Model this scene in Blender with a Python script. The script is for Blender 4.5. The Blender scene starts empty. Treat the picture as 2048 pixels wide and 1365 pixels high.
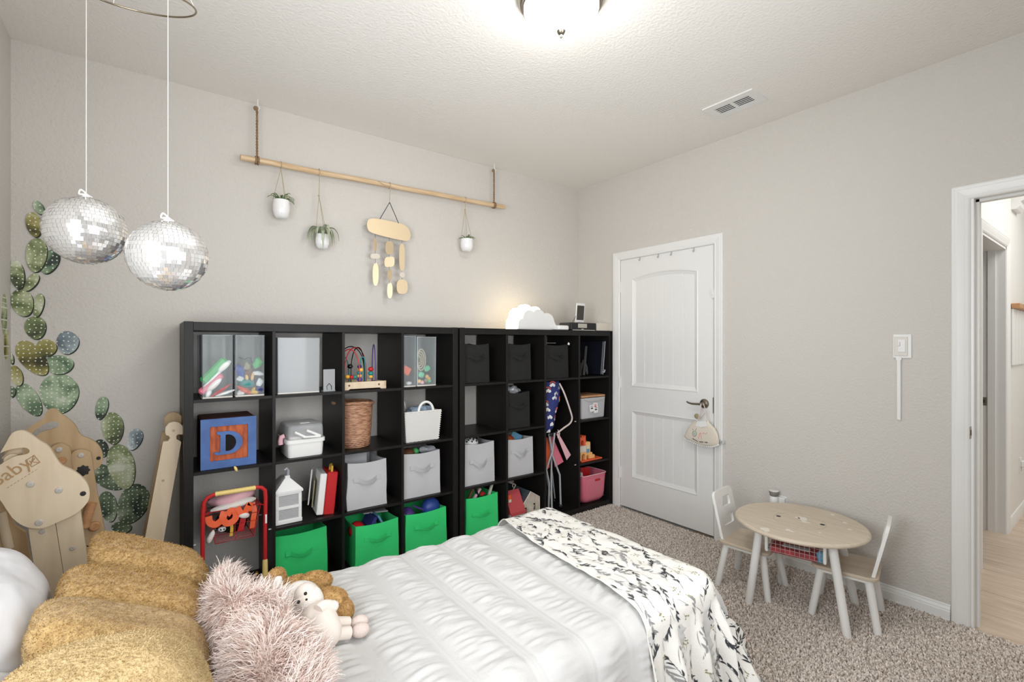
import bpy, math, random
import numpy as np
from mathutils import Vector, Matrix, noise as mnoise
from mathutils.geometry import tessellate_polygon

random.seed(7)
RNG = np.random.default_rng(11)
S = bpy.context.scene
COL = S.collection
PI = math.pi

# ---------------------------------------------------------------- room measurements (metres)
FPX, YAW, HORIZON, H = 964.37, .6457, 687.3, 1.3633      # focal length in pixels of the 2048 px frame, heading, horizon row, eye height
SN, CS = math.sin(YAW), math.cos(YAW)
XR, YB, XL, ZC, YN = 3.13, 3.147, -.505, 2.759, -.29      # right wall, back wall, left wall, ceiling, near wall

def at(px, py, axis, val):
    """the point of the plane axis = val that shows at a pixel of the photograph"""
    u = (px - 1024) / FPX; v = -(py - HORIZON) / FPX
    d = (SN + u * CS, CS - u * SN, v); o = (0, 0, H); i = 'XYZ'.index(axis)
    t = (val - o[i]) / d[i]
    return Vector([o[k] + t * d[k] for k in range(3)])

# ---------------------------------------------------------------- camera
cam = bpy.data.cameras.new('camera'); co = bpy.data.objects.new('camera', cam); COL.objects.link(co)
co.location = (0, 0, H); co.rotation_euler = (PI / 2, 0, -YAW)
cam.sensor_width = 36; cam.lens = FPX / 2048 * 36; cam.shift_y = (HORIZON - 682.5) / 2048
cam.clip_start = .02; S.camera = co

# ---------------------------------------------------------------- world, large lights, exposure
S.view_settings.view_transform = 'Standard'; S.view_settings.look = 'None'
S.view_settings.gamma = 1; S.view_settings.use_curve_mapping = False
S.view_settings.exposure = 0.2
S.cycles.use_denoising = True
S.cycles.max_bounces = 10; S.cycles.diffuse_bounces = 6; S.cycles.glossy_bounces = 4
S.cycles.transmission_bounces = 8; S.cycles.transparent_max_bounces = 12
S.cycles.caustics_reflective = False; S.cycles.caustics_refractive = False
S.cycles.sample_clamp_indirect = 6

world = bpy.data.worlds.new('daylight'); S.world = world; world.use_nodes = True
bg = world.node_tree.nodes['Background']; bg.inputs[0].default_value = (.85, .92, 1, 1); bg.inputs[1].default_value = 1.0

def area(name, loc, direction, sx, sy, power, color, spread=180):
    l = bpy.data.lights.new(name, 'AREA'); l.shape = 'RECTANGLE'; l.size = sx; l.size_y = sy
    l.energy = power; l.color = color; l.spread = math.radians(spread)
    o = bpy.data.objects.new(name, l); COL.objects.link(o); o.location = loc
    o.rotation_euler = Vector(direction).to_track_quat('-Z', 'Y').to_euler()
    return o
CEIL_LIGHT = (1.325, 1.43)
LAMP_STRENGTH = 32.0
area('window_daylight', (XL - .10, .75, 1.5), (1, .45, .16), 1.3, 1.25, 33, (.94, .97, 1), 140)
area('front_fill_light', (.9, YN - .08, 1.5), (-.12, 1, .12), 2.0, 1.35, 23, (.98, .985, 1), 130)  # added fill light, set in a made-up window behind the camera
area('hall_fill_light', (4.6, -.3, 2.70), (0, 0, -1), 1.6, 1.2, 25, (1, .98, .95))  # unseen light added to brighten the hall
# ---------------------------------------------------------------- mesh builder
def lin(c):
    return tuple(((x / 255) / 12.92 if x / 255 <= .04045 else ((x / 255 + .055) / 1.055) ** 2.4) for x in c) + (1,)

class MB:
    def __init__(self): self.v = []; self.f = []; self.mi = []; self.cur = 0
    def add(self, vs, fs):
        n = len(self.v); self.v += [tuple(p) for p in vs]
        for f in fs: self.f.append([i + n for i in f]); self.mi.append(self.cur)
        return self
    def box(self, c, s, bev=0.0, rot=None):
        x, y, z = [d / 2 for d in s]; b = min(bev, .45 * min(s))
        if b <= 0:
            vs = [(sx * x, sy * y, sz * z) for sx in (-1, 1) for sy in (-1, 1) for sz in (-1, 1)]
            fs = [(0, 1, 3, 2), (4, 6, 7, 5), (0, 4, 5, 1), (2, 3, 7, 6), (0, 2, 6, 4), (1, 5, 7, 3)]
        else:
            vs = []; idx = {}
            for sx in (-1, 1):
                for sy in (-1, 1):
                    for sz in (-1, 1):
                        for a in range(3):
                            p = [sx * (x - b), sy * (y - b), sz * (z - b)]; p[a] += (sx, sy, sz)[a] * b
                            idx[sx, sy, sz, a] = len(vs); vs.append(p)
            fs = []
            q = [(-1, -1), (1, -1), (1, 1), (-1, 1)]
            for a in range(3):
                for s in (-1, 1):
                    f = []
                    for (m, n_) in q:
                        k = [0, 0, 0]; k[a] = s; k[(a + 1) % 3] = m; k[(a + 2) % 3] = n_
                        f.append(idx[k[0], k[1], k[2], a])
                    fs.append(f if s > 0 else f[::-1])
            for a in range(3):
                b1, c1 = (a + 1) % 3, (a + 2) % 3
                for m in (-1, 1):
                    for n_ in (-1, 1):
                        f = []
                        for (s, ax) in ((-1, b1), (1, b1), (1, c1), (-1, c1)):
                            k = [0, 0, 0]; k[a] = s; k[b1] = m; k[c1] = n_
                            f.append(idx[k[0], k[1], k[2], ax])
                        fs.append(f if m * n_ < 0 else f[::-1])
            for sx in (-1, 1):
                for sy in (-1, 1):
                    for sz in (-1, 1):
                        f = [idx[sx, sy, sz, a] for a in range(3)]
                        fs.append(f if sx * sy * sz > 0 else f[::-1])
        M = rot.to_3x3() if rot is not None else None
        c = Vector(c)
        return self.add([(M @ Vector(p) if M else Vector(p)) + c for p in vs], fs)
    def span(self, a, b, bev=0.0):
        return self.box([(p + q) / 2 for p, q in zip(a, b)], [abs(q - p) for p, q in zip(a, b)], bev)
    def loft(self, rings, cap0=True, cap1=True, closed=True):
        n = len(rings[0]); vs = [p for r in rings for p in r]; fs = []
        for i in range(len(rings) - 1):
            for j in range(n if closed else n - 1):
                k = (j + 1) % n
                fs.append((i * n + j, i * n + k, (i + 1) * n + k, (i + 1) * n + j))
        if cap0: fs.append(list(range(n))[::-1])
        if cap1: fs.append([(len(rings) - 1) * n + j for j in range(n)])
        return self.add(vs, fs)
    def lathe(self, prof, c=(0, 0, 0), n=24, axis='Z', cap0=True, cap1=True, wob=None):
        rings = []
        for k, (r, z) in enumerate(prof):
            ring = []
            for i in range(n):
                t = 2 * PI * i / n; rr = max(r, 1e-4) * (wob(t, k) if wob else 1)
                p = (rr * math.cos(t), rr * math.sin(t), z)
                if axis == 'X': p = (p[2], p[0], p[1])
                if axis == 'Y': p = (p[1], p[2], p[0])
                ring.append((p[0] + c[0], p[1] + c[1], p[2] + c[2]))
            rings.append(ring)
        return self.loft(rings, cap0, cap1)
    def tube(self, path, r, n=8, closed=False, r1=None, flat=1.0):
        P = [Vector(p) for p in path]; m = len(P); rings = []
        prev = None
        for i, p in enumerate(P):
            a = P[i - 1] if (i > 0 or closed) else p; b = P[(i + 1) % m] if (i < m - 1 or closed) else p
            t = (b - a)
            t = t.normalized() if t.length > 1e-9 else Vector((0, 0, 1))
            if prev is None:
                u = t.cross(Vector((0, 0, 1)))
                if u.length < .1: u = t.cross(Vector((0, 1, 0)))
            else: u = prev - t * prev.dot(t)
            u.normalize(); prev = u; w = t.cross(u)
            rr = r if r1 is None else r + (r1 - r) * i / (m - 1)
            if callable(r): rr = r(i / (m - 1))
            rings.append([p + u * rr * math.cos(2 * PI * k / n) + w * rr * flat * math.sin(2 * PI * k / n) for k in range(n)])
        if closed: rings.append(rings[0]); return self.loft(rings, False, False)
        return self.loft(rings)
    def cyl(self, a, b, r, r1=None, n=12): return self.tube([a, b], r, n, r1=r if r1 is None else r1)
    def prism(self, poly, fn, t0, t1, holes=()):
        """poly, holes: 2D outlines; fn(a, b, t) -> point"""
        loops = [list(poly)] + [list(h) for h in holes]
        flat = [p for l in loops for p in l]; n = len(flat)
        tris = tessellate_polygon([[Vector((p[0], p[1], 0)) for p in l] for l in loops])
        vs = [fn(a, b, t0) for a, b in flat] + [fn(a, b, t1) for a, b in flat]
        fs = [tuple(t) for t in tris] + [tuple(i + n for i in reversed(t)) for t in tris]
        o = 0
        for l in loops:
            m = len(l)
            for j in range(m):
                k = (j + 1) % m
                fs.append((o + j, o + k, o + k + n, o + j + n))
            o += m
        return self.add(vs, fs)
    def ell(self, c, r, nu=20, nv=12, rot=None, e=2.0, disp=None):
        vs = []; M = rot.to_3x3() if rot is not None else None; c = Vector(c)
        def sp(x): return math.copysign(abs(x) ** (2 / e), x)
        for j in range(nv + 1):
            ph = PI * j / nv - PI / 2
            for i in range(nu):
                th = 2 * PI * i / nu
                p = Vector((sp(math.cos(ph)) * sp(math.cos(th)) * r[0], sp(math.cos(ph)) * sp(math.sin(th)) * r[1], sp(math.sin(ph)) * r[2]))
                if disp: p = disp(p)
                vs.append((M @ p if M else p) + c)
        fs = []
        for j in range(nv):
            for i in range(nu):
                k = (i + 1) % nu
                fs.append((j * nu + i, j * nu + k, (j + 1) * nu + k, (j + 1) * nu + i))
        return self.add(vs, fs)
    def grid(self, pts):
        m, n = len(pts), len(pts[0])
        return self.add([p for r in pts for p in r], [(i * n + j, i * n + j + 1, (i + 1) * n + j + 1, (i + 1) * n + j) for i in range(m - 1) for j in range(n - 1)])

def rrect(w, d, r, z, n=4, c=(0, 0), wob=0, seed=0):
    out = []
    for (sx, sy, a0) in ((1, 1, 0), (-1, 1, PI / 2), (-1, -1, PI), (1, -1, 1.5 * PI)):
        for k in range(n + 1):
            a = a0 + PI / 2 * k / n
            out.append((c[0] + sx * (w / 2 - r) + r * math.cos(a), c[1] + sy * (d / 2 - r) + r * math.sin(a), z))
    return out

# ---------------------------------------------------------------- scene tree
ORG = {}
def props(o, **k):
    for a, b in k.items():
        if b: o[a] = b
    return o
def thing(name, label, cat, loc=(0, 0, 0), rotz=0, group=None, world=False, rot=None):
    o = bpy.data.objects.new(name, None); COL.objects.link(o); o.empty_display_size = .05
    o.location = loc; o.rotation_euler = rot if rot else (0, 0, rotz)
    if world: ORG[o.name] = Vector(loc)
    return props(o, label=label, category=cat, group=group)
def _org(p):
    while p is not None:
        if p.name in ORG: return ORG[p.name]
        p = p.parent
    return Vector((0, 0, 0))
def obj(name, mb, m, parent=None, sharp=.6, smooth=True, label=None, kind=None):
    me = bpy.data.meshes.new(name)
    og = _org(parent)
    if isinstance(mb, MB):
        v = [(p[0] - og.x, p[1] - og.y, p[2] - og.z) for p in mb.v]
        me.from_pydata(v, [], mb.f)
        if any(mb.mi): me.polygons.foreach_set('material_index', mb.mi)
    else:
        V, F = mb
        V = np.asarray(V, float) - np.array(og)
        me.vertices.add(len(V)); me.vertices.foreach_set('co', V.ravel())
        F = np.asarray(F, np.int32); k = F.shape[1]
        me.loops.add(F.size); me.loops.foreach_set('vertex_index', F.ravel())
        me.polygons.add(len(F)); me.polygons.foreach_set('loop_start', np.arange(0, F.size, k, dtype=np.int32))
        me.update(calc_edges=True)
    for x in (m if isinstance(m, (list, tuple)) else [m]): me.materials.append(x)
    me.validate()
    if smooth:
        me.polygons.foreach_set('use_smooth', [True] * len(me.polygons))
        if sharp is not None: me.set_sharp_from_angle(angle=sharp)
    o = bpy.data.objects.new(name, me); COL.objects.link(o)
    if parent is not None: o.parent = parent
    return props(o, label=label, kind=kind)
def struct(name, mb, m, parent=None, **k): 
    o = obj(name, mb, m, parent, **k)
    if parent is None: o['kind'] = 'structure'
    return o
def solo(name, label, cat, mb, m, group=None, kind=None, **k):
    """a thing that is one mesh: origin at the middle of its base"""
    V = np.array(mb.v); lo, hi = V.min(0), V.max(0); loc = Vector(((lo[0] + hi[0]) / 2, (lo[1] + hi[1]) / 2, lo[2]))
    mb.v = [(p[0] - loc.x, p[1] - loc.y, p[2] - loc.z) for p in mb.v]
    o = obj(name, mb, m, **k); o.location = loc
    return props(o, label=label, category=cat, group=group, kind=kind)
def text(name, s, size, m, parent, loc, rot, ext=.0006, align='CENTER'):
    c = bpy.data.curves.new(name, 'FONT'); c.body = s; c.size = size; c.extrude = ext; c.align_x = align; c.align_y = 'CENTER'
    c.materials.append(m); c.resolution_u = 3
    tmp = bpy.data.objects.new(name, c); COL.objects.link(tmp); dg = bpy.context.evaluated_depsgraph_get()
    me = bpy.data.meshes.new_from_object(tmp.evaluated_get(dg)); bpy.data.objects.remove(tmp); me.name = name
    if not me.materials: me.materials.append(m)
    o = bpy.data.objects.new(name, me); COL.objects.link(o); o.parent = parent
    og = _org(parent); o.location = Vector(loc) - og; o.rotation_euler = rot
    return o

# ---------------------------------------------------------------- materials
def mat(name, rgb, rough=.6, metal=0, vary=0, vscale=6, bump=0, bscale=60, bdist=.01, spec=.5, rgb2=None, emit=None, alpha=None, trans=0, ior=1.45, sheen=0, stretch=None, detail=4, coat=0, contrast=None):
    m = bpy.data.materials.new(name); m.use_nodes = True; nt = m.node_tree; N = nt.nodes; L = nt.links
    b = N['Principled BSDF']; b.inputs['Roughness'].default_value = rough; b.inputs['Metallic'].default_value = metal
    b.inputs['Base Color'].default_value = lin(rgb); b.inputs['Specular IOR Level'].default_value = spec
    b.inputs['Transmission Weight'].default_value = trans; b.inputs['IOR'].default_value = ior
    b.inputs['Sheen Weight'].default_value = sheen; b.inputs['Coat Weight'].default_value = coat
    if alpha is not None: b.inputs['Alpha'].default_value = alpha
    if emit: b.inputs['Emission Color'].default_value = lin(emit[0]); b.inputs['Emission Strength'].default_value = emit[1]
    tc = None
    def coords():
        nonlocal tc
        if tc is None:
            t = N.new('ShaderNodeTexCoord'); mp = N.new('ShaderNodeMapping'); L.new(t.outputs['Object'], mp.inputs[0])
            if stretch: mp.inputs['Scale'].default_value = stretch
            tc = mp
        return tc.outputs[0]
    if vary or rgb2:
        n = N.new('ShaderNodeTexNoise'); n.inputs['Scale'].default_value = vscale; n.inputs['Detail'].default_value = detail
        L.new(coords(), n.inputs['Vector'])
        r = N.new('ShaderNodeValToRGB'); lo, hi = contrast or (.35, .65)
        r.color_ramp.elements[0].position = lo; r.color_ramp.elements[1].position = hi
        c1 = rgb2 or [max(0, c * (1 - vary)) for c in rgb]; c2 = rgb if rgb2 else [min(255, c * (1 + vary)) for c in rgb]
        r.color_ramp.elements[0].color = lin(c1); r.color_ramp.elements[1].color = lin(c2)
        L.new(n.outputs['Fac'], r.inputs[0]); L.new(r.outputs[0], b.inputs['Base Color'])
    if bump:
        n = N.new('ShaderNodeTexNoise'); n.inputs['Scale'].default_value = bscale; n.inputs['Detail'].default_value = 2
        L.new(coords(), n.inputs['Vector'])
        bp = N.new('ShaderNodeBump'); bp.inputs['Strength'].default_value = bump; bp.inputs['Distance'].default_value = bdist
        L.new(n.outputs['Fac'], bp.inputs['Height']); L.new(bp.outputs[0], b.inputs['Normal'])
    return m

def clear(name, tint=(235, 240, 242), alpha=.06, rough=.10):
    """thin clear plastic: mostly see-through with a soft glossy film"""
    m = bpy.data.materials.new(name); m.use_nodes = True; N = m.node_tree.nodes; L = m.node_tree.links
    b = N['Principled BSDF']; b.inputs['Base Color'].default_value = lin(tint); b.inputs['Roughness'].default_value = rough
    t = N.new('ShaderNodeBsdfTransparent'); t.inputs[0].default_value = (.97, .98, .98, 1)
    fr = N.new('ShaderNodeFresnel'); fr.inputs[0].default_value = 1.45
    ad = N.new('ShaderNodeMath'); ad.operation = 'ADD'; ad.inputs[1].default_value = alpha; ad.use_clamp = True
    mx = N.new('ShaderNodeMixShader')
    L.new(fr.outputs[0], ad.inputs[0]); L.new(ad.outputs[0], mx.inputs[0]); L.new(t.outputs[0], mx.inputs[1]); L.new(b.outputs[0], mx.inputs[2])
    L.new(mx.outputs[0], N['Material Output'].inputs[0])
    return m

def wood(name, c1, c2, rough=.5, axis='Z', scale=6, stretch=14):
    st = {'X': (1, stretch, stretch), 'Y': (stretch, 1, stretch), 'Z': (stretch, stretch, 1)}[axis]
    return mat(name, c1, rough, rgb2=c2, vscale=scale, stretch=st, detail=6, contrast=(.3, .7))

M = dict(
    wall=mat('wall_paint', (203, 199, 193), .85, bump=.9, bscale=85, bdist=.004, spec=.2),
    ceil=mat('lifted_ceiling_paint', (234, 231, 226), .9, bump=.55, bscale=70, bdist=.005, spec=.2),  # wall paint made lighter, standing in for missing bounce light on the ceiling
    trim=mat('trim_paint', (228, 228, 226), .35, bump=.05, bscale=30),
    hallwall=mat('hall_paint', (226, 225, 221), .8, bump=.3, bscale=80, bdist=.003),
    carpet=mat('carpet_backing', (186, 174, 162), 1, rgb2=(140, 128, 118), vscale=110, spec=.1),
    tuft=mat('carpet_yarn', (236, 227, 218), 1, rgb2=(176, 163, 152), vscale=75, spec=.05, detail=3, contrast=(.38, .60)),
    plank=wood('hall_oak', (214, 197, 178), (186, 165, 146), .35, 'Y', 4, 9),
    black=mat('black_brown_laminate', (30, 28, 27), .4, rgb2=(24, 22, 21), spec=.25, vscale=8, stretch=(20, 20, 1), bump=.06, bscale=40),
    blackfab=mat('black_fabric', (27, 27, 26), .9, bump=.3, bscale=300, bdist=.002),
    grey=mat('grey_fabric', (182, 182, 184), .9, vary=.02, vscale=300, bump=.25, bscale=350, bdist=.002),
    green=mat('green_fabric', (50, 202, 114), .85, vary=.02, vscale=300, bump=.2, bscale=350, bdist=.002),
    white=mat('white_plastic', (228, 228, 226), .4),
    offwhite=mat('off_white_plastic', (214, 210, 202), .45),
    clear=clear('clear_acrylic'), foggy=clear('foggy_acrylic', (222, 224, 226), .30, .3),
    nickel=mat('brushed_nickel', (150, 142, 130), .3, 1),
    steel=mat('grey_steel_tube', (176, 178, 182), .4, .25),
    brass=mat('brushed_brass', (226, 206, 172), .5, .6),
    rope=mat('jute_rope', (160, 132, 100), .95, rgb2=(110, 86, 62), vscale=160),
    twine=mat('tan_twine', (176, 164, 138), .95),
    pine=wood('pine_pole', (220, 197, 164), (192, 158, 118), .55, 'X', 5, 16),
    birch=wood('birch_plywood', (214, 198, 172), (200, 181, 153), .5, 'Z', 3, 8),
    birch2=wood('darker_birch_plywood', (190, 164, 128), (170, 142, 106), .5, 'Z', 3, 8),
    dark=mat('dark_print', (40, 38, 38), .7), burn=mat('burnt_engraving', (168, 136, 98), .8),
    glasslamp=mat('lamp_glass', (255, 252, 245), .3, emit=((255, 251, 245), LAMP_STRENGTH)),
    cloudglow=mat('cloud_glow', (255, 250, 240), .5, emit=((255, 234, 196), 6.0)), bolt=mat('zinc_bolt', (196, 192, 184), .35, .3),
    mirror=mat('mirror_tile', (250, 250, 250), .08, .8), grout=mat('ball_core', (226, 226, 226), .6),
    wire=mat('bronze_wire', (150, 138, 118), .3, 1),
    thread=mat('white_thread', (236, 232, 226), .7),
    pot=mat('white_glaze', (236, 236, 236), .15, coat=.5),
    leafg=mat('air_plant_green', (112, 132, 84), .6, rgb2=(78, 100, 60), vscale=40),
    leafs=mat('silver_air_plant', (184, 190, 166), .7, rgb2=(150, 160, 134), vscale=30),
    quilt=mat('white_cotton', (197, 196, 194), .95, bump=.25, bscale=220, bdist=.003, sheen=.2),
    throw=mat('cream_muslin', (232, 230, 224), .95, bump=.25, bscale=160, bdist=.003),
    linen=mat('white_pillow_cotton', (214, 214, 216), .95, bump=.7, bscale=9, bdist=.03),
    mustard=mat('mustard_plush', (190, 160, 110), 1, rgb2=(168, 136, 88), vscale=60, bump=.8, bscale=170, bdist=.006, spec=.1, sheen=.3),
    mustardfur=mat('mustard_pile', (190, 158, 106), 1, rgb2=(166, 132, 82), vscale=60, spec=.1),
    pink=mat('pink_backing', (204, 182, 172), 1), pinkfur=mat('pink_shag', (238, 228, 222), 1, rgb2=(212, 188, 177), vscale=30, spec=.04),
    teddy=mat('tan_plush', (194, 158, 108), 1, rgb2=(166, 130, 82), vscale=60, spec=.1),
    lamb=mat('white_plush', (226, 221, 214), 1, bump=.5, bscale=160, bdist=.006, spec=.1),
    lambskin=mat('cream_jersey', (224, 214, 204), .9), lambfoot=mat('blush_plush', (214, 198, 190), 1, bump=.5, bscale=200, bdist=.004),
    eye=mat('black_bead', (14, 14, 14), .15),
    blue=mat('worn_blue_paint', (72, 106, 164), .55, rgb2=(62, 92, 146), vscale=12, bump=.1, bscale=50),
    rust=mat('worn_orange_stain', (188, 92, 44), .6, rgb2=(140, 60, 30), vscale=16, stretch=(4, 4, 1)),
    rustdark=mat('dark_red_stain', (92, 46, 30), .6, rgb2=(60, 28, 20), vscale=20),
    red=mat('red_plastic', (186, 32, 36), .4), orange=mat('orange_plastic', (226, 92, 44), .45), yellow=mat('yellow_plastic', (224, 178, 62), .4),
    paleyellow=mat('pale_yellow_grip', (226, 200, 124), .5), blueplastic=mat('blue_plastic', (46, 74, 150), .4), teal=mat('teal_plastic', (34, 130, 128), .4),
    greenplastic=mat('green_plastic', (66, 168, 92), .45), mint=mat('mint_foam', (100, 196, 150), .6), brown=mat('brown_plastic', (112, 70, 48), .5),
    pinkplastic=mat('pink_plastic', (212, 110, 130), .35), pinksoft=mat('pink_toy', (226, 178, 186), .6), purple=mat('purple_plastic', (84, 62, 130), .4),
    navy=mat('navy_nylon', (38, 48, 110), .7, bump=.2, bscale=20, bdist=.01), navydark=mat('dark_navy_folder', (20, 23, 34), .35),
    cream=mat('cream_card', (214, 206, 192), .7), gold=mat('glitter_gold', (190, 160, 96), .5),
    chairwood=wood('washed_ash', (206, 192, 172), (186, 170, 150), .45, 'Y', 4, 8),
    chairwhite=mat('white_lacquer', (232, 231, 228), .3),
    tabletop=mat('worn_table_top', (206, 194, 176), .45, rgb2=(196, 182, 162), vscale=5, stretch=(10, 1, 10), detail=6), mintprint=mat('mint_print', (168, 190, 178), .8), redbox=mat('red_card_box', (168, 62, 66), .6, rgb2=(132, 44, 52), vscale=30),
    paint=mat('white_paint_smear', (226, 220, 208), .6),
    mustardshade=mat('shaded_mustard_pile', (178, 152, 108), 1, rgb2=(158, 131, 88), vscale=60, spec=.05),  # third cushion's pile darkened: shade at the fold put into the colour
    mustardlight=mat('pale_mustard_pile', (186, 163, 122), 1, rgb2=(170, 147, 106), vscale=60, spec=.1), mustardpale=mat('pale_mustard_plush', (184, 161, 120), 1, rgb2=(166, 143, 102), vscale=60, bump=.8, bscale=170, bdist=.006, spec=.1),  # nearest cushion kept paler: light on its upturned face put into the colour
    net=mat('white_net', (206, 196, 196), .9, alpha=.45),
    screen=mat('dark_screen', (52, 46, 40), .25), lcd=mat('lcd_grey', (176, 172, 160), .4),
    slot=mat('dark_slot', (60, 60, 60), .9),
    ventdark=mat('dark_grey_plastic', (62, 62, 62), .9), ventblack=mat('duct_black', (24, 24, 24), .9),  # plain dark grey of stand, grille and cable, then the duct black
    charcoal=mat('charcoal_print', (58, 60, 64), .95), olive=mat('olive_print', (150, 144, 110), .95), greyprint=mat('grey_print', (146, 146, 146), .95),
    bark=mat('toy_grey_boards', (196, 188, 174), .7, rgb2=(170, 160, 146), vscale=30, stretch=(6, 6, 1)),
    roofred=mat('toy_red_roof', (176, 66, 72), .6), roofgrey=mat('toy_dark_roof', (70, 78, 84), .6),
    coral=mat('coral_clay', (226, 96, 58), .6), sand=mat('toy_sand', (232, 182, 116), .6), deco=mat('toy_sticker_blue', (96, 150, 180), .6),
    hookwood=wood('peg_oak', (196, 150, 108), (172, 124, 84), .5, 'Y', 6, 8),
    cordwhite=mat('cream_webbing', (222, 208, 204), .9),
)
def wicker(name, c1, c2, rows, cols, w):
    m = mat(name, c1, .6, rgb2=c2, vscale=90, contrast=(.4, .6)); return m
M['wicker'] = mat('brown_wicker', (190, 146, 116), .5, rgb2=(132, 92, 68), vscale=34, stretch=(1, 1, 4), contrast=(.35, .65))
M['whitewicker'] = mat('white_woven_plastic', (212, 210, 205), .5)
M['cloth'] = mat('blue_grey_cloth', (134, 150, 166), .9, vary=.15, vscale=30)

def strands(V, T, n, length, rad, segs=3, down=.35, jitter=.35, curl=0., rng=RNG, keep=None, taper=.25, flow=0., fscale=11):
    """real fibres standing on a triangle mesh: n tapered ribbons as one vertex / face array pair"""
    V = np.asarray(V, float); T = np.asarray(T); a, b, c = V[T[:, 0]], V[T[:, 1]], V[T[:, 2]]
    cr = np.cross(b - a, c - a); ar = np.linalg.norm(cr, axis=1); ok = ar > 1e-12
    T = T[ok]; a, b, c, cr, ar = a[ok], b[ok], c[ok], cr[ok], ar[ok]
    k = rng.choice(len(T), n, p=ar / ar.sum()); r1 = np.sqrt(rng.random(n)); r2 = rng.random(n)
    P = a[k] * (1 - r1)[:, None] + b[k] * (r1 * (1 - r2))[:, None] + c[k] * (r1 * r2)[:, None]
    Nn = cr[k] / ar[k][:, None]
    if keep is not None:
        q = keep(P, Nn); P, Nn = P[q], Nn[q]; n = len(P)
    J = rng.normal(0, jitter, (n, 3))
    if flow:
        q = P * fscale; J += flow * np.stack([np.sin(q[:, 1] * 1.7 + 2 * np.sin(q[:, 0] * 1.1 + q[:, 2])), np.sin(q[:, 0] * 1.9 + 2 * np.sin(q[:, 1] * 1.3 - q[:, 2])), .6 * np.sin(q[:, 0] + q[:, 1] * 1.4)], 1)
    D = Nn + J; D /= np.linalg.norm(D, axis=1)[:, None]
    Ln = length * rng.uniform(.65, 1.2, n)
    side = np.cross(D, rng.normal(0, 1, (n, 3))); side /= np.linalg.norm(side, axis=1)[:, None]
    bend = np.cross(D, side); ph = rng.uniform(0, 6.28, n)
    rows = []
    pos = P - Nn * rad; d = D.copy()
    for s in range(segs + 1):
        w = rad * (1 - (1 - taper) * s / segs)
        rows.append(np.stack([pos - side * w, pos + side * w], 1))
        d = d + np.array([0, 0, -down / segs]) + (bend * np.sin(ph + s * 1.3)[:, None] + side * np.cos(ph + s * 1.1)[:, None]) * curl
        d /= np.linalg.norm(d, axis=1)[:, None]
        pos = pos + d * (Ln / segs)[:, None]
    R = np.stack(rows, 1)                      # n, segs+1, 2, 3
    VV = R.reshape(-1, 3); base = (np.arange(n) * (segs + 1) * 2)[:, None, None]
    s = np.arange(segs)[None, :, None] * 2
    F = base + s + np.array([0, 1, 3, 2])[None, None, :]
    return VV, F.reshape(-1, 4)
def tris_of(mb):
    T = []
    for f in mb.f:
        for i in range(1, len(f) - 1): T.append((f[0], f[i], f[i + 1]))
    return np.array(mb.v), np.array(T)
# ================================================================ the room
XH = XR + .125                                            # hall face of the right wall
def walls(name, boxes, m):
    mb = MB()
    for a, b in boxes: mb.span(a, b)
    return struct(name, mb, m, smooth=False)
walls('floor', [((XL - .1, YN - .1, -.05), (XR, YB + .1, 0))], M['carpet'])
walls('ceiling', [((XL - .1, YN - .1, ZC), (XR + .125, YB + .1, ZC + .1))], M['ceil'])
walls('wall_back', [((XL - .1, YB, 0), (XH, YB + .1, ZC))], M['wall'])
WY0, WY1, WZ0, WZ1 = .12, 1.38, .88, 2.12                 # window in the left wall
walls('wall_left', [((XL - .1, YN - .1, 0), (XL, WY0, ZC)), ((XL - .1, WY1, 0), (XL, YB, ZC)), ((XL - .1, WY0, 0), (XL, WY1, WZ0)), ((XL - .1, WY0, WZ1), (XL, WY1, ZC))], M['wall'])
walls('wall_front', [((XL, YN - .1, 0), (-.1, YN, ZC)), ((1.9, YN - .1, 0), (XH, YN, ZC)), ((-.1, YN - .1, 0), (1.9, YN, .82)), ((-.1, YN - .1, 2.18), (1.9, YN, ZC))], M['wall'])  # opening made up for the added front fill light
OY0, OY1, OZ = YN + .03, .515, 2.06                       # doorway to the hall
CY0, CY1 = 1.822, 2.668                                   # closet door opening
walls('wall_right', [((XR, OY1, 0), (XH, CY0, ZC)), ((XR, CY1, 0), (XH, YB, ZC)), ((XR, CY0, OZ), (XH, CY1, ZC)), ((XR, OY0, OZ), (XH, OY1, ZC)), ((XR, YN, 0), (XH, OY0, ZC)), ((XH + .55, CY0 - .1, 0), (XH + .6, YB, ZC)), ((XH, YB - .05, 0), (XH + .6, YB, ZC)), ((XH, CY0 - .15, 0), (XH + .6, CY0 - .1, ZC)), ((XH, CY0 - .1, OZ + .3), (XH + .6, YB, OZ + .35)), ((XR, CY0 - .1, -.06), (XH + .6, YB, -.002))], M['wall'])  # includes a closet shell behind the door, added to stop a light leak
for nm, w in (('window_1', ((XL - .06, WY0, WZ0), (XL - .02, WY1, WZ1))), ('added_window_2', None)):  # the near-wall window is made up, a frame for the front fill light
    mb = MB()
    if w:
        for y in (WY0 + .02, (WY0 + WY1) / 2, WY1 - .02): mb.box((XL - .04, y, (WZ0 + WZ1) / 2), (.04, .04, WZ1 - WZ0), .004)
        for z in (WZ0 + .02, (WZ0 + WZ1) / 2, WZ1 - .02): mb.box((XL - .04, (WY0 + WY1) / 2, z), (.036, WY1 - WY0, .036), .004)
    else:
        for x in (-.08, .9, 1.88): mb.box((x, YN - .04, 1.5), (.04, .04, 1.36), .004)
        for z in (.84, 1.5, 2.16): mb.box((.9, YN - .04, z), (2.0, .036, .036), .004)
    struct(nm, mb, M['trim'])

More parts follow.
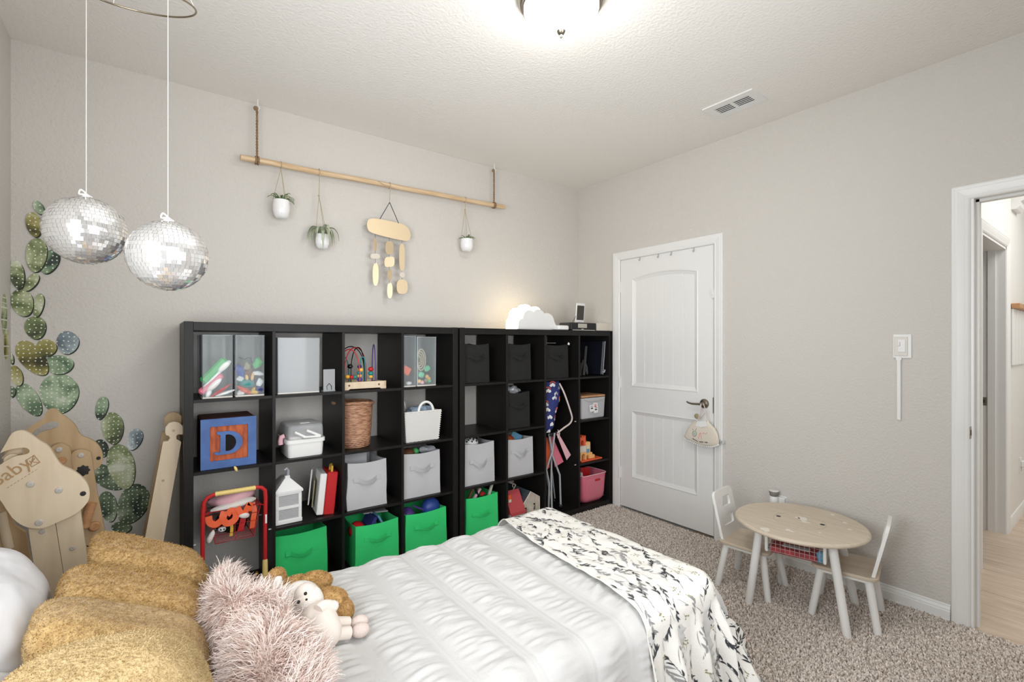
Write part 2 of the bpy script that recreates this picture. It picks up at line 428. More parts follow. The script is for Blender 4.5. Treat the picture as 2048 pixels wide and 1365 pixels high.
# carpet pile: real yarn tufts over the part of the floor one can see
gx, gy = np.meshgrid(np.arange(1.3, XR - .012, .0082), np.arange(YN + .02, 2.76, .0082))
P = np.stack([gx.ravel(), gy.ravel()], 1); P += RNG.uniform(-.004, .004, P.shape)
ang = P[:, 0] * SN + P[:, 1] * CS; lat = P[:, 0] * CS - P[:, 1] * SN
P = P[((P[:, 0] > 1.66) | (P[:, 1] < .90)) & (lat / ang < 1.2) & (lat / ang > .05) & (P[:, 0] + .35 * P[:, 1] > 1.75)]
n = len(P); hgt = RNG.uniform(.010, .018, n); lean = RNG.normal(0, .0045, (n, 2)); th0 = RNG.uniform(0, 6.28, n)
V = []
for (r, hz, lf) in ((.0052, -.002, 0), (.0056, .6, .5), (.0022, 1, 1)):
    for k in range(4):
        a = th0 + k * PI / 2 + lf * 1.2
        V.append(np.stack([P[:, 0] + r * np.cos(a) + lean[:, 0] * lf, P[:, 1] + r * np.sin(a) + lean[:, 1] * lf, np.where(hz < 0, hz, hgt * hz)], 1))
V = np.stack(V, 1).reshape(-1, 3)
q = []
for s in (0, 4):
    for k in range(4): q.append((s + k, s + (k + 1) % 4, s + 4 + (k + 1) % 4, s + 4 + k))
q.append((8, 9, 10, 11))
F = (np.arange(n) * 12)[:, None, None] + np.array(q)[None]
pile = obj('carpet_pile', (V, F.reshape(-1, 4)), M['tuft'], kind='stuff', label='beige cut pile carpet covering the bedroom floor', sharp=None)
pile['category'] = 'carpet'

# skirting: stepped profile
def skirting(name, a, b, nrm):
    mb = MB(); a = Vector(a); b = Vector(b); nrm = Vector(nrm)
    prof = [(0, 0), (.016, 0), (.016, .012), (.013, .014), (.013, .052), (.010, .056), (.010, .062), (.006, .074), (.006, .080), (.002, .084), (0, .084)]
    mb.loft([[e + nrm * p + Vector((0, 0, z)) for p, z in prof] for e in (a, b)])
    return struct(name, mb, M['trim'], sharp=.3)
skirting('baseboard_right', (XR, .592, 0), (XR, 1.756, 0), (-1, 0, 0))
skirting('baseboard_back', (XL, YB, 0), (XR, YB, 0), (0, -1, 0)) if False else None
skirting('baseboard_left', (XL, YN, 0), (XL, YB, 0), (1, 0, 0))

# moulded casings: profile across the width w, swept along a straight run
CAS = [(0, 0), (0, .012), (.004, .017), (.010, .018), (.016, .0165), (.022, .0175), (.046, .0135), (.052, .011), (.056, .0125), (.062, .0105), (.068, .006), (.068, 0)]
def casing(name, wall, p0, p1, out, nrm, w=.068, m0=0, m1=0, m=None):
    """p0, p1: run along the outer edge; out: direction from outer edge to opening; m0, m1: mitre at the ends"""
    mb = MB(); p0, p1, out, nrm = map(Vector, (p0, p1, out, nrm)); d = (p1 - p0).normalized(); k = w / .068
    rings = []
    for e, mt in ((p0, m0), (p1, m1)):
        rings.append([e + out * (a * k) + nrm * t + d * (mt * a * k) for a, t in CAS])
    mb.loft(rings)
    return struct(name, mb, m or M['trim'], sharp=.25)
cz = 2.12
casing('trim_1', 0, (XR, 2.727, 0), (XR, 2.727, cz), (0, -1, 0), (-1, 0, 0), m1=-1)
casing('trim_2', 0, (XR, 1.757, 0), (XR, 1.757, cz), (0, 1, 0), (-1, 0, 0), m1=-1)
casing('trim_3', 0, (XR, 2.727, cz), (XR, 1.757, cz), (0, 0, -1), (-1, 0, 0), m0=1, m1=-1)
casing('trim_4', 0, (XR, .588, 0), (XR, .588, cz), (0, -1, 0), (-1, 0, 0), m1=-1)
casing('trim_5', 0, (XR, .588, cz), (XR, YN, cz), (0, 0, -1), (-1, 0, 0), m0=1)
mb = MB()                                                 # hall door jamb with stop
mb.span((XR - .002, OY1 - .006, 0), (XH + .002, OY1 + .012, OZ + .01)); mb.span((XR + .045, OY1 - .018, 0), (XR + .085, OY1 - .005, OZ - .005))
mb.span((XR - .002, OY0, OZ - .006), (XH + .002, OY1, OZ + .012)); mb.span((XR + .045, OY0, OZ - .018), (XR + .085, OY1, OZ - .005))
struct('trim_6', mb, M['trim'], smooth=False)
mb = MB()                                                 # closet jamb
for y in (CY0, CY1): mb.span((XR - .002, y - .004, 0), (XH, y + .004, OZ))
mb.span((XR - .002, CY0, OZ - .004), (XH, CY1, OZ + .004)); struct('trim_7', mb, M['trim'], smooth=False)
t = thing('strike_plate', 'small nickel strike plate on the white jamb of the open doorway', 'strike plate', at(1941, 866, 'Y', OY1 - .007))
obj('plate', MB().box((0, 0, 0), (.028, .003, .058), .001), M['nickel'], t); obj('latch_hole', MB().box((.002, -.001, 0), (.012, .003, .026)), M['slot'], t)

# ---- closet door
door = bpy.data.objects.new('door_1', None); COL.objects.link(door); door.location = (XR, 2.246, 0); ORG['door_1'] = Vector(door.location); door['kind'] = 'structure'
DX0, DX1 = XR + .004, XR + .044; DL, DR, DB, DT = 2.659, 1.833, .022, 2.052
py0, py1 = 1.951, 2.545                                   # panel sides
top_z0, top_z1, low_z0, low_z1 = 1.012, 1.888, .272, .822
def archz(y, z=top_z1, rise=.036): 
    s_ = (y - (py0 + py1) / 2) / ((py1 - py0) / 2); return z + rise * (1 - s_ * s_)
mb = MB(); mb.span((DX0, DR, DB), (DX1, py0, DT)); mb.span((DX0, py1, DB), (DX1, DL, DT))
mb.span((DX0, py0, DB), (DX1, py1, low_z0)); mb.span((DX0, py0, low_z1), (DX1, py1, top_z0))
arc = [(py0 + (py1 - py0) * k / 16, archz(py0 + (py1 - py0) * k / 16)) for k in range(17)]
mb.prism([(py0, DT)] + arc + [(py1, DT)], lambda a, b, t: (t, a, b), DX0, DX1)
obj('door_slab', mb, M['trim'], door, smooth=False)
def moulding(poly):
    n = len(poly); cy = sum(p[0] for p in poly) / n; cz_ = sum(p[1] for p in poly) / n
    def inset(d):
        out = []
        for i in range(n):
            a, b, c = Vector(poly[i - 1]), Vector(poly[i]), Vector(poly[(i + 1) % n])
            e1 = (b - a).normalized(); e2 = (c - b).normalized(); n1 = Vector((-e1.y, e1.x)); n2 = Vector((-e2.y, e2.x))
            bi = (n1 + n2); bi = bi / max(.3, bi.dot(n1)); out.append(b + bi * d)
        return out
    mb = MB(); rings = []
    for d, x in ((-.002, DX0 + .004), (0, DX0 - .001), (.006, DX0 - .004), (.012, DX0 - .001), (.016, DX0 + .003), (.034, DX0 + .011), (.037, DX0 + .016)):
        rings.append([(x, p.x, p.y) for p in inset(d)])
    return mb.loft(rings, False, False)
lowp = [(py0, low_z0), (py1, low_z0), (py1, low_z1), (py0, low_z1)]
topp = [(py0, top_z0), (py1, top_z0)] + arc[::-1]
obj('panel_moulding', moulding(lowp), M['trim'], door, sharp=.3); obj('panel_moulding', moulding(topp), M['trim'], door, sharp=.3)
bw = (py1 - py0 - .068) / 6
for (z0, z1, top) in ((low_z0 + .034, low_z1 - .034, 0), (top_z0 + .034, top_z1 - .034, 1)):
    for i in range(6):
        a, b = py0 + .034 + i * bw, py0 + .034 + (i + 1) * bw
        mb = MB(); g = .004
        pr = [(a, DX0 + .018), (a + g, DX0 + .0115), (b - g, DX0 + .0115), (b, DX0 + .018), (b, DX0 + .022), (a, DX0 + .022)]
        rings = [[(x, y, zz if not (top and e) else archz(min(max(y, py0), py1), z1 + .002, .033)) for y, x in pr] for e, zz in ((0, z0), (1, z1))]
        obj('panel_board', mb.loft(rings), M['trim'], door, sharp=.2)
for z in (at(1240, 575, 'Y', 2.662).z, at(1240, 765, 'Y', 2.662).z, at(1240, 944, 'Y', 2.662).z):
    z = H + (z - H); mb = MB().span((XR - .006, 2.655, z - .045), (XR + .004, 2.672, z + .045)); mb.cyl((XR - .007, 2.664, z - .048), (XR - .007, 2.664, z + .048), .006, n=8)
    obj('hinge', mb, M['white'], door)
hy, hz = 1.901, .938
mb = MB().lathe([(.034, -.002), (.034, .004), (.030, .010), (.016, .014), (.012, .030), (.012, .046)], (0, 0, 0), 24, 'X')
mb.v = [(DX0 - x, hy + y, hz + z) for x, y, z in mb.v]
hd = obj('door_handle', mb, M['nickel'], door)
mb = MB().tube([(DX0 - .044, hy - .006, hz), (DX0 - .048, hy + .03, hz - .002), (DX0 - .048, hy + .07, hz - .004), (DX0 - .046, hy + .10, hz + .001), (DX0 - .045, hy + .112, hz + .008)], lambda s: .0085 - .0035 * s, 10)
obj('lever', mb, M['nickel'], hd)
obj('latch_plate', MB().span((XR - .003, 1.828, hz - .06), (XR + .003, 1.834, hz + .05)), M['nickel'], door)
mb = MB(); z = at(1427, 588, 'X', XR).z; mb.span((XR - .012, 1.823, z - .03), (XR, 1.842, z + .03)); mb.span((XR - .018, 1.826, z - .012), (XR - .01, 1.838, z + .012)); obj('top_latch', mb, M['white'], door)
for hk, (px, pyy) in enumerate(((1280, 512), (1317, 506), (1343, 502), (1388, 495))):
    p = at(px, pyy, 'X', XR); mb = MB().tube([(XR + .01, p.y, DT + .002), (XR - .002, p.y, DT + .002), (XR - .003, p.y, DT - .024), (XR - .014, p.y, DT - .03), (XR - .016, p.y, DT - .02)], .0034, 6)
    solo('door_hook', ('first', 'second', 'third', 'fourth')[hk] + ' white wire hook from the hinge side over the closet door top', 'hook', mb, M['steel'], 'wire hooks over the closet door top')

# ---- hall beyond the doorway
HY = .63
walls('wall_hall', [((XH, HY, 0), (4.05, HY + .12, ZC)), ((4.90, HY, 0), (6.4, HY + .12, ZC)), ((4.05, HY, 2.045), (4.90, HY + .12, ZC)), ((6.3, -1.599, 0), (6.4, HY - .001, ZC)), ((XH, -1.7, 0), (6.4, -1.6, ZC)), ((3.9, 2.001, 0), (6.0, 2.1, ZC)), ((6.0, HY + .121, 0), (6.1, 2.0, ZC)), ((3.8, HY + .121, 0), (3.9, 2.1, ZC))], M['hallwall'])
walls('ceiling_hall', [((XH, -1.7, ZC), (6.4, 2.1, ZC + .1))], M['hallwall'])
fl = walls('floor_hall', [((XR, -1.7, -.06), (6.4, 2.1, -.012))], M['slot'])
ORG['floor_hall'] = Vector((0, 0, 0))
x = XR + .001; k = 0
while x < 6.2:
    y = -1.6 + (.37 * k) % 1.1; k += 1; y0 = -1.7
    while y0 < 1.9:
        y1 = min(y if y > y0 + .1 else y + 1.2, 2.0)
        mb = MB().span((x + .0012, y0 + .001, -.012), (x + .178, y1 - .001, RNG.uniform(-.0006, .0006)), .0015)
        o = obj('plank', mb, M['plank'], fl, smooth=False); y0 = y1; y = y1 + 1.2
    x += .18
casing('trim_8', 0, (3.985, HY, 0), (3.985, HY, cz), (1, 0, 0), (0, -1, 0), m1=-1)
casing('trim_9', 0, (4.968, HY, 0), (4.968, HY, cz), (-1, 0, 0), (0, -1, 0), m1=-1)
casing('trim_10', 0, (3.985, HY, cz), (4.968, HY, cz), (0, 0, -1), (0, -1, 0), m0=1, m1=-1)
mb = MB(); mb.span((4.89, HY - .002, 0), (4.905, HY + .122, 2.05)); mb.span((4.878, HY + .05, 0), (4.892, HY + .09, 2.04)); mb.span((4.05, HY - .002, 2.035), (4.9, HY + .122, 2.05)); struct('trim_11', mb, M['trim'], smooth=False)
mb = MB(); mb.loft([[(x_, HY - p, z) for p, z in [(0, 0), (.016, 0), (.016, .012), (.013, .06), (.006, .08), (0, .084)]] for x_ in (4.968, 6.3)]); struct('baseboard_hall', mb, M['trim'], sharp=.3)
p = at(1967, 803, 'X', 4.8892)
t = thing('strike_plate', 'small nickel strike plate on the far hall door jamb', 'strike plate', p)
obj('plate', MB().box((0, 0, 0), (.003, .034, .06), .001), M['nickel'], t); obj('latch_hole', MB().box((-.001, 0, 0), (.003, .014, .024)), M['slot'], t)
# wooden peg shelf on the hall wall: one slab per step with a white panel strip under it
t = thing('peg_rail', 'stepped oak peg rail over white strips on the hall wall', 'peg rail', (5.2, HY, 1.55), world=True)
for i in range(7):
    x = 5.10 + i * .145
    obj('oak_block', MB().span((x, HY - .05, 1.622 + .0 * i), (x + .135, HY - .002, 1.66), .004), M['hookwood'], t)
    obj('strip', MB().span((x + .01, HY - .016, 1.2), (x + .128, HY - .001, 1.622), .003), M['trim'], t)
t = thing('crown_bracket', 'stepped white moulding bracket high on the hall wall', 'bracket', (5.15, HY, 2.35), world=True)
pr = [(0, 0), (.03, 0), (.045, .02), (.05, .05), (.07, .06), (.075, .09), (.10, .10), (.11, .30), (0, .30)]
obj('bracket_body', MB().loft([[(x, HY - a, 2.36 + b) for a, b in pr] for x in (5.12, 5.34)]), M['trim'], t, sharp=.3)
obj('bracket_cap', MB().span((5.08, HY - .13, 2.66), (5.38, HY, ZC - .002), .004), M['trim'], t)
p = at(2040, 930, 'Y', HY)
t = thing('wall_outlet', 'white hall outlet with a plugged-in adapter', 'outlet', p)
obj('cover_plate', MB().box((0, -.003, 0), (.075, .006, .12), .002), M['white'], t); obj('adapter', MB().box((.0, -.022, .01), (.05, .034, .05), .006), M['white'], t); obj('sockets', MB().box((0, -.008, -.035), (.03, .004, .03), .006), M['offwhite'], t)

# ================================================================ fittings on ceiling and walls
cx, cy = CEIL_LIGHT
t = thing('ceiling_light', 'flush ceiling light with white glass dome and nickel finial', 'ceiling light', (cx, cy, ZC - .145), world=True)
obj('base_pan', MB().lathe([(.02, ZC), (.178, ZC), (.178, ZC - .012), (.166, ZC - .03), (.16, ZC - .032), (.158, ZC - .045), (.152, ZC - .05)], (cx, cy, 0), 40, cap1=False), M['nickel'], t)
dome = [(.150, ZC - .044)] + [(.150 * math.cos(a), ZC - .05 - .083 * math.sin(a)) for a in [PI / 2 * k / 10 for k in range(10)]] + [(.006, ZC - .1332)]
obj('glass_dome', MB().lathe(dome, (cx, cy, 0), 48, cap0=False, wob=lambda a, k: 1 + .008 * math.cos(24 * a) * (k > 1)), M['glasslamp'], t, sharp=None)
obj('finial', MB().lathe([(.004, ZC - .13), (.016, ZC - .134), (.019, ZC - .140), (.014, ZC - .150), (.006, ZC - .155), (.0065, ZC - .160), (.007, ZC - .163), (.003, ZC - .168)], (cx, cy, 0), 20), M['nickel'], t)

vx0, vx1, vy0, vy1 = 2.632, 2.818, 1.315, 1.612
t = thing('ceiling_vent', 'white ceiling register with two banks of louvres', 'vent', ((vx0 + vx1) / 2, (vy0 + vy1) / 2, ZC - .012), world=True)
ix0, ix1 = vx0 + .045, vx1 - .045; ym = (vy0 + vy1) / 2; banks = ((vy0 + .045, ym - .008), (ym + .008, vy1 - .045))
mb = MB(); z0, z1 = ZC - .008, ZC - .0005
mb.prism([(vx0, vy0), (vx1, vy0), (vx1, vy1), (vx0, vy1)], lambda a, b, t_: (a, b, t_), z0, z1, holes=[[(ix0, a), (ix0, b), (ix1, b), (ix1, a)] for a, b in banks])
obj('frame', mb, M['white'], t, smooth=False)
obj('duct_opening', MB().span((ix0 - .004, vy0 + .04, ZC - .0012), (ix1 + .004, vy1 - .04, ZC - .0004)), M['ventblack'], t)
for a, b in banks:
    for k in range(5):
        x = ix0 + (ix1 - ix0) * (k + .5) / 5
        obj('louvre', MB().box((x, (a + b) / 2, ZC - .006), (.0065, b - a, .0015)), M['white'], t, smooth=False)
for y in (vy0 + .022, vy1 - .022): obj('screw', MB().lathe([(.004, z0), (.0035, z0 - .002)], ((vx0 + vx1) / 2, y, 0), 10), M['offwhite'], t)

# light switch with child extender
p = at(1805, 693, 'X', XR)
t = thing('light_switch', 'white wall switch with a long child extender rod', 'light switch', p)
obj('cover_plate', MB().box((-.004, 0, 0), (.008, .078, .124), .003), M['white'], t)
obj('mounting_frame', MB().box((-.010, .004, 0), (.006, .056, .100), .002), M['offwhite'], t)
obj('rocker', MB().box((-.014, .0, .002), (.006, .032, .066), .002), M['white'], t)
obj('toggle', MB().box((-.019, .010, .012), (.014, .010, .022), .003), M['white'], t)
for z in (-.043, .043): obj('screw', MB().lathe([(.003, 0), (.003, .0145)], (0, 0, 0), 8, 'X'), M['offwhite'], t).location = (-.0145, .004, z)
rod = MB().span((-.013, .004, -.385), (-.002, .022, -.06), .003); obj('extender_rod', rod, M['white'], t)
obj('rod_collar', MB().lathe([(.012, -.002), (.012, -.016)], (0, 0, 0), 16, 'X'), M['white'], t).location = (0, .012, -.064)

p = at(1562, 1000, 'X', XR)
t = thing('wall_outlet', 'white outlet plate low on the wall behind the round table', 'outlet', (XR, 1.385, .36))
obj('cover_plate', MB().box((-.003, 0, 0), (.006, .075, .12), .002), M['white'], t)
obj('plug', MB().box((-.018, -.012, .034), (.028, .045, .045), .005), M['white'], t)
t = thing('air_freshener', 'small plug-in air freshener with grey collar behind the round table', 'air freshener', (XR - .045, 1.405, .395))
obj('body', MB().lathe([(.018, -.04), (.024, -.02), (.024, .02), (.020, .026)], (0, 0, 0), 20), M['white'], t)
obj('collar', MB().lathe([(.019, .024), (.024, .03), (.028, .052), (.027, .056)], (0, 0, 0), 20), mat('grey_collar', (132, 130, 124), .5), t)
obj('cap', MB().lathe([(.0265, .0555), (.0265, .059), (.02, .0605)], (0, 0, 0), 20), M['white'], t)
# ================================================================ the two bookcases
YF = 2.74; YBK = 3.128; B1, B2 = .132, 1.6365
OT, IW, DV, RH, SH, TOPZ = .038, .3415, .016, .332, .015, 1.468
FL = [TOPZ - .043 - r * (RH + SH) - RH for r in range(4)]           # shelf tops, upper row first
def cell(b, c, r): 
    x = b + OT + c * (IW + DV); return x, x + IW, FL[r], FL[r] + RH
def bookcase(b, label, missing):
    t = thing('bookcase', label, 'bookcase', (b + .745, (YF + YBK) / 2, 0), group=None, world=True); W = 1.49
    for x in (b, b + W - OT): obj('side_panel', MB().span((x, YF, 0), (x + OT, YBK, TOPZ), .0012), M['black'], t, smooth=False)
    obj('top_panel', MB().span((b + OT, YF + .001, TOPZ - .043), (b + W - OT, YBK, TOPZ - .0015), .0012), M['black'], t, smooth=False)
    obj('bottom_panel', MB().span((b + OT, YF + .001, 0), (b + W - OT, YBK, FL[3]), .0012), M['black'], t, smooth=False)
    for c in range(3):
        x = b + OT + (c + 1) * IW + c * DV
        obj('divider', MB().span((x, YF + .002, FL[3]), (x + DV, YBK - .002, TOPZ - .043), .0008), M['black'], t, smooth=False)
    for c in range(4):
        for r in range(3):
            if (c, r) in missing: continue
            x0, x1, z, _ = cell(b, c, r)
            obj('shelf', MB().span((x0, YF + .004, z - SH), (x1, YBK - .004, z), .0008), M['black'], t, smooth=False)
    for (c, r) in missing:                                          # bare shelf pins where a board was left out
        x0, x1, z, _ = cell(b, c, r)
        for x, s in ((x0, 1), (x1, -1)):
            for y in (YF + .035, YF + .30): obj('shelf_pin', MB().cyl((x, y, z - .008), (x + s * .012, y, z - .008), .0035, n=8), M['white'], t)
    return t
bookcase(B1, 'black-brown cube bookcase standing beneath the hanging pole, left of its twin', [(0, 2)])
bookcase(B2, 'black-brown cube bookcase against the closet door casing, cloud lamp on top', [(2, 1), (2, 2)])

def px_x(px, py, y): return at(px, py, 'Y', y).x

# ---- soft fabric bins
def fabric_bin(label, group, b, c, r, x0, x1, h, m, y=2.772, depth=.27, slouch=.008, hz=.62, hx=.5, seed=0, handle=.11, sag=.022, lift=0):
    z0 = FL[r] + .001; w = x1 - x0
    t = thing('fabric_bin', label, 'storage bin', ((x0 + x1) / 2, y + depth / 2, z0), group=group)
    rg = np.random.default_rng(seed)
    def ring(z, w_, d_, wob):
        pts = []
        N = 10
        side = [(-w_ / 2 + w_ * k / N, -d_ / 2) for k in range(N)] + [(w_ / 2, -d_ / 2 + d_ * k / N) for k in range(N)] + [(w_ / 2 - w_ * k / N, d_ / 2) for k in range(N)] + [(-w_ / 2, d_ / 2 - d_ * k / N) for k in range(N)]
        for i, (a, b_) in enumerate(side):
            n = mnoise.noise(Vector((a * 9 + seed, b_ * 9, z * 7))) * wob
            e = 1 - max(abs(a) / (w_ / 2), abs(b_) / (d_ / 2)) * 0
            edge = (z / h) ** 3
            dip = -.010 * edge * (math.cos(PI * (a / w_)) if abs(abs(b_) - d_ / 2) < 1e-6 else math.cos(PI * (b_ / d_))) if wob else 0
            rr = .0
            pts.append((a + n * (abs(a) > w_ * .49), b_ + n, z + dip))
        return pts
    mb = MB(); tp = 1 - .02
    lv = [0, .02, .1, .3, .5, .7, .85, .96, 1]
    rings = [ring(h * l, w * (1 - .03 * l), depth * (1 - .03 * l), slouch * math.sin(PI * min(l + .15, 1) * .9)) for l in lv]
    th = .005
    inner = [[(p[0] * (1 - 2 * th / w), p[1] * (1 - 2 * th / depth), p[2]) for p in rr] for rr in rings[::-1][:-1]] + [[(p[0] * .96, p[1] * .96, .006) for p in rings[0]]]
    mb.loft(rings + inner)
    obj('body', mb, m, t, sharp=.9)
    hx0 = (hx - .5) * w; zz = h * hz; yf = -depth / 2 * .985 - .003
    for s in (-1, 1): obj('strap_end', MB().box((hx0 + s * handle * .62, yf, zz), (.030, .003, .026), .001), m, t)
    n = 10; ringsh = []
    for k in range(n + 1):
        s = -1 + 2 * k / n; q = 1 - s * s
        c_ = Vector((hx0 + s * handle * .5, yf - .018 * q, zz - sag * q))
        up = Vector((0, -.35 * q, 1)).normalized() * .012; nn = Vector((0, -1, -.35 * q)).normalized() * .0013
        ringsh.append([c_ + up + nn, c_ - up + nn, c_ - up - nn, c_ + up - nn])
    obj('handle', MB().loft(ringsh), m, t, sharp=.9)
    return t
G = M['grey']
GG = 'grey fabric bins in the third row'
fabric_bin('grey fabric bin two cubes left of the narrow gap between the bookcases', GG, B1, 2, 2, .908, 1.146, .272, G, seed=1, slouch=.014)
fabric_bin('grey fabric bin just left of the gap between the bookcases', GG, B1, 3, 2, 1.252, 1.508, .278, G, seed=2, hz=.66, slouch=.010)
fabric_bin('grey fabric bin just right of the gap, a black-spotted white toy on top', GG, B2, 0, 2, 1.694, 1.936, .282, G, seed=3, hz=.56, sag=.034, slouch=.012)
fabric_bin('grey fabric bin beside the folded camp chair, rust cloth showing on top', GG, B2, 1, 2, 2.046, 2.288, .272, G, seed=4, hz=.66, sag=.034)
GN = 'green fabric bins in the bottom row'
gr = M['green']
fabric_bin('green fabric bin beneath the white toy silo, set back and shaded', GN, B1, 1, 3, .534, .806, .280, gr, seed=5, hz=.62, sag=.016, y=2.80)
fabric_bin('green fabric bin with blue picture books inside, under a grey bin', GN, B1, 2, 3, .948, 1.216, .252, gr, seed=6, hz=.66, sag=.014, y=2.755)
fabric_bin('green fabric bin holding a shiny blue mask', GN, B1, 3, 3, 1.258, 1.546, .252, gr, seed=7, hz=.64, sag=.014, y=2.755)
fabric_bin('green fabric bin beside the toy barn, markers and tools inside', GN, B2, 0, 3, 1.700, 1.968, .262, gr, seed=8, hz=.55, sag=.010)
GB = 'black fabric bins in the right bookcase'
bk = M['blackfab']
fabric_bin('black fabric bin in the top corner by the gap between bookcases', GB, B2, 0, 0, 1.690, 1.898, .268, bk, seed=9, hz=.68, y=2.78)
fabric_bin('black fabric bin in the top row directly below the cloud lamp', GB, B2, 1, 0, 2.050, 2.272, .268, bk, seed=10, hz=.68, y=2.78)
fabric_bin('black fabric bin in the top row above the folded camp chair', GB, B2, 2, 0, 2.408, 2.655, .262, bk, seed=11, hz=.66, y=2.78)
fabric_bin('black fabric bin in the second row with crumpled foil on top', GB, B2, 1, 1, 2.050, 2.262, .262, bk, seed=12, hz=.66, y=2.78)

# things sticking out of the bins
def lump(name, label, cat, c, r, m, rot=None, e=2.0, group=None, amp=.0, freq=20, nu=14, nv=9):
    def d(p): 
        k = 1 + amp * mnoise.noise(p * freq + Vector(c) * 3)
        return p * k
    mb = MB().ell((0, 0, 0), r, nu, nv, rot, e, d if amp else None)
    mb.v = [(p[0] + c[0], p[1] + c[1], p[2] + c[2]) for p in mb.v]
    return solo(name, label, cat, mb, m, group)
def slab(name, label, cat, c, s, m, rx=0, ry=0, rz=0, bev=.003, group=None):
    R = Matrix.Rotation(rz, 3, 'Z') @ Matrix.Rotation(ry, 3, 'Y') @ Matrix.Rotation(rx, 3, 'X')
    return solo(name, label, cat, MB().box(c, s, bev, rot=R), m, group)
z3 = FL[3]; z2 = FL[2]
slab('picture_book', 'dark blue picture book tilted in the green bin under a grey one', 'book', (1.05, 2.86, z3 + .20), (.02, .14, .16), M['navy'], ry=.5)
slab('picture_book', 'teal picture book leaning at the right of a green bin', 'book', (1.14, 2.86, z3 + .205), (.012, .13, .16), M['deco'], ry=-.5)
slab('picture_book', 'flat grey picture book across the top of a green bin', 'book', (1.12, 2.93, z3 + .268), (.16, .10, .008), M['grey'], ry=.1)
lump('toy_ball', 'dark red ball half hidden in the green bin under a grey one', 'toy', (.99, 2.85, z3 + .20), (.05, .05, .05), M['red'])
lump('toy_mask', 'shiny blue rounded mask poking out of a green bin', 'toy', (1.475, 2.85, z3 + .235), (.06, .05, .065), M['blueplastic'], amp=.15)
lump('toy_mask', 'purple and blue shell at the left of the mask bin', 'toy', (1.315, 2.85, z3 + .215), (.05, .05, .055), M['purple'], amp=.15)
slab('toy_wand', 'dark wand lying across the mask bin', 'toy', (1.40, 2.84, z3 + .245), (.12, .012, .012), M['purple'], ry=.5)
for i, (x, rz, mm, lb) in enumerate(((1.755, .5, 'brown', 'brown stick leaning out of the green bin beside the toy barn'), (1.80, .7, 'pinksoft', 'dusty pink stick leaning in the green bin beside the toy barn'), (1.845, -.3, 'navydark', 'dark blue handle in the green bin beside the toy barn'), (1.93, .35, 'cream', 'cream paint stick at the right corner of a green bin'))):
    slab('toy_stick', lb, 'toy', (x, 2.84, z3 + .22), (.016, .02, .19), M[mm], ry=rz)
lump('toy_figure', 'small red figure on top of the green bin beside the toy barn', 'toy', (1.86, 2.81, z3 + .262), (.022, .015, .014), M['red'], amp=.5, freq=60)
t = lump('spotted_toy', 'white rounded toy with black spots in a grey bin', 'toy', (1.79, 2.86, z2 + .268), (.06, .05, .045), M['white'])
mb = MB()
for k in range(9):
    a = -.9 + .22 * k; b_ = .5 + .3 * ((k * 7) % 3)
    mb.ell((.058 * math.sin(a) * math.cos(b_ - .4), -.049 * math.cos(a) * math.cos(b_ - .3), .045 + .044 * math.sin(b_)), (.006, .004, .006), 8, 5)
obj('spots', mb, M['eye'], t, kind='stuff')
lump('folded_cloth', 'rust coloured cloth on top of a grey bin', 'cloth', (2.10, 2.86, z2 + .262), (.055, .06, .03), M['rust'], amp=.3)
slab('paper_card', 'pale striped card leaning out of a grey bin', 'card', (2.185, 2.85, z2 + .262), (.10, .006, .07), M['deco'], ry=.5)
lump('toy_lump', 'dark toy inside the grey bin left of the gap', 'toy', (1.33, 2.88, z2 + .26), (.05, .05, .03), M['brown'], amp=.3)
lump('toy_lump', 'green toy in the middle of the grey bin left of the gap', 'toy', (1.38, 2.87, z2 + .263), (.02, .03, .025), M['greenplastic'], amp=.4)
lump('foil_bag', 'crumpled silver bag at the right of a grey bin', 'bag', (1.455, 2.87, z2 + .268), (.045, .04, .028), M['steel'], amp=.6, freq=30)
slab('grey_folder', 'curled grey sheet showing behind the grey bin in the third cube', 'folder', (1.0, 2.93, z2 + .225), (.16, .004, .17), M['grey'])
lump('foil_bag', 'crumpled silver foil on the black bin in the second row', 'bag', (2.15, 2.87, FL[1] + .268), (.07, .06, .035), M['steel'], amp=.8, freq=34)

# ---- row 1: clear bins with toys
def clear_bin(label, x0, x1, y, depth, z0, h, m=None, lid=True, group=None):
    t = thing('clear_bin', label, 'clear bin', ((x0 + x1) / 2, y + depth / 2, z0), group=group)
    w = x1 - x0; m = m or M['clear']
    mb = MB(); th = .002
    o = [rrect(w * k, depth * k, .006, z, 2) for k, z in ((.98, 0), (.98, .003), (1, h))]
    i = [rrect(w * k - 2 * th, depth * k - 2 * th, .005, z, 2) for k, z in ((1, h), (.98, .004))]
    obj('shell', mb.loft(o + i), m, t, sharp=.5)
    obj('base_rim', MB().loft([rrect(w * .985, depth * .985, .006, z, 2) for z in (.0, .006)]), M['offwhite'], t)
    if lid: obj('top_rim', MB().loft([rrect(w * 1.01, depth * 1.01, .006, z, 2) for z in (h - .005, h)] + [rrect(w * .97, depth * .97, .006, z, 2) for z in (h, h - .005)] , False, False), M['clear'], t, sharp=.5)
    return t
z0 = FL[0] + .001
clear_bin('clear tall bin with slanted green and pink marker cases', .206, .338, 2.768, .30, z0, .312, group='clear tall bins in the top row')
clear_bin('clear tall bin filled with mixed small plastic toys', .347, .481, 2.768, .30, z0, .312, group='clear tall bins in the top row')
clear_bin('large empty frosted clear bin in the top row', .541, .758, 2.772, .30, z0, .30, M['foggy'])
clear_bin('narrow clear bin with an orange piece, beside the bead maze', 1.248, 1.337, 2.768, .28, z0, .315)
clear_bin('clear tall bin holding mint blocks and coiled straw rope', 1.344, 1.478, 2.768, .28, z0, .312, group='clear tall bins in the top row')
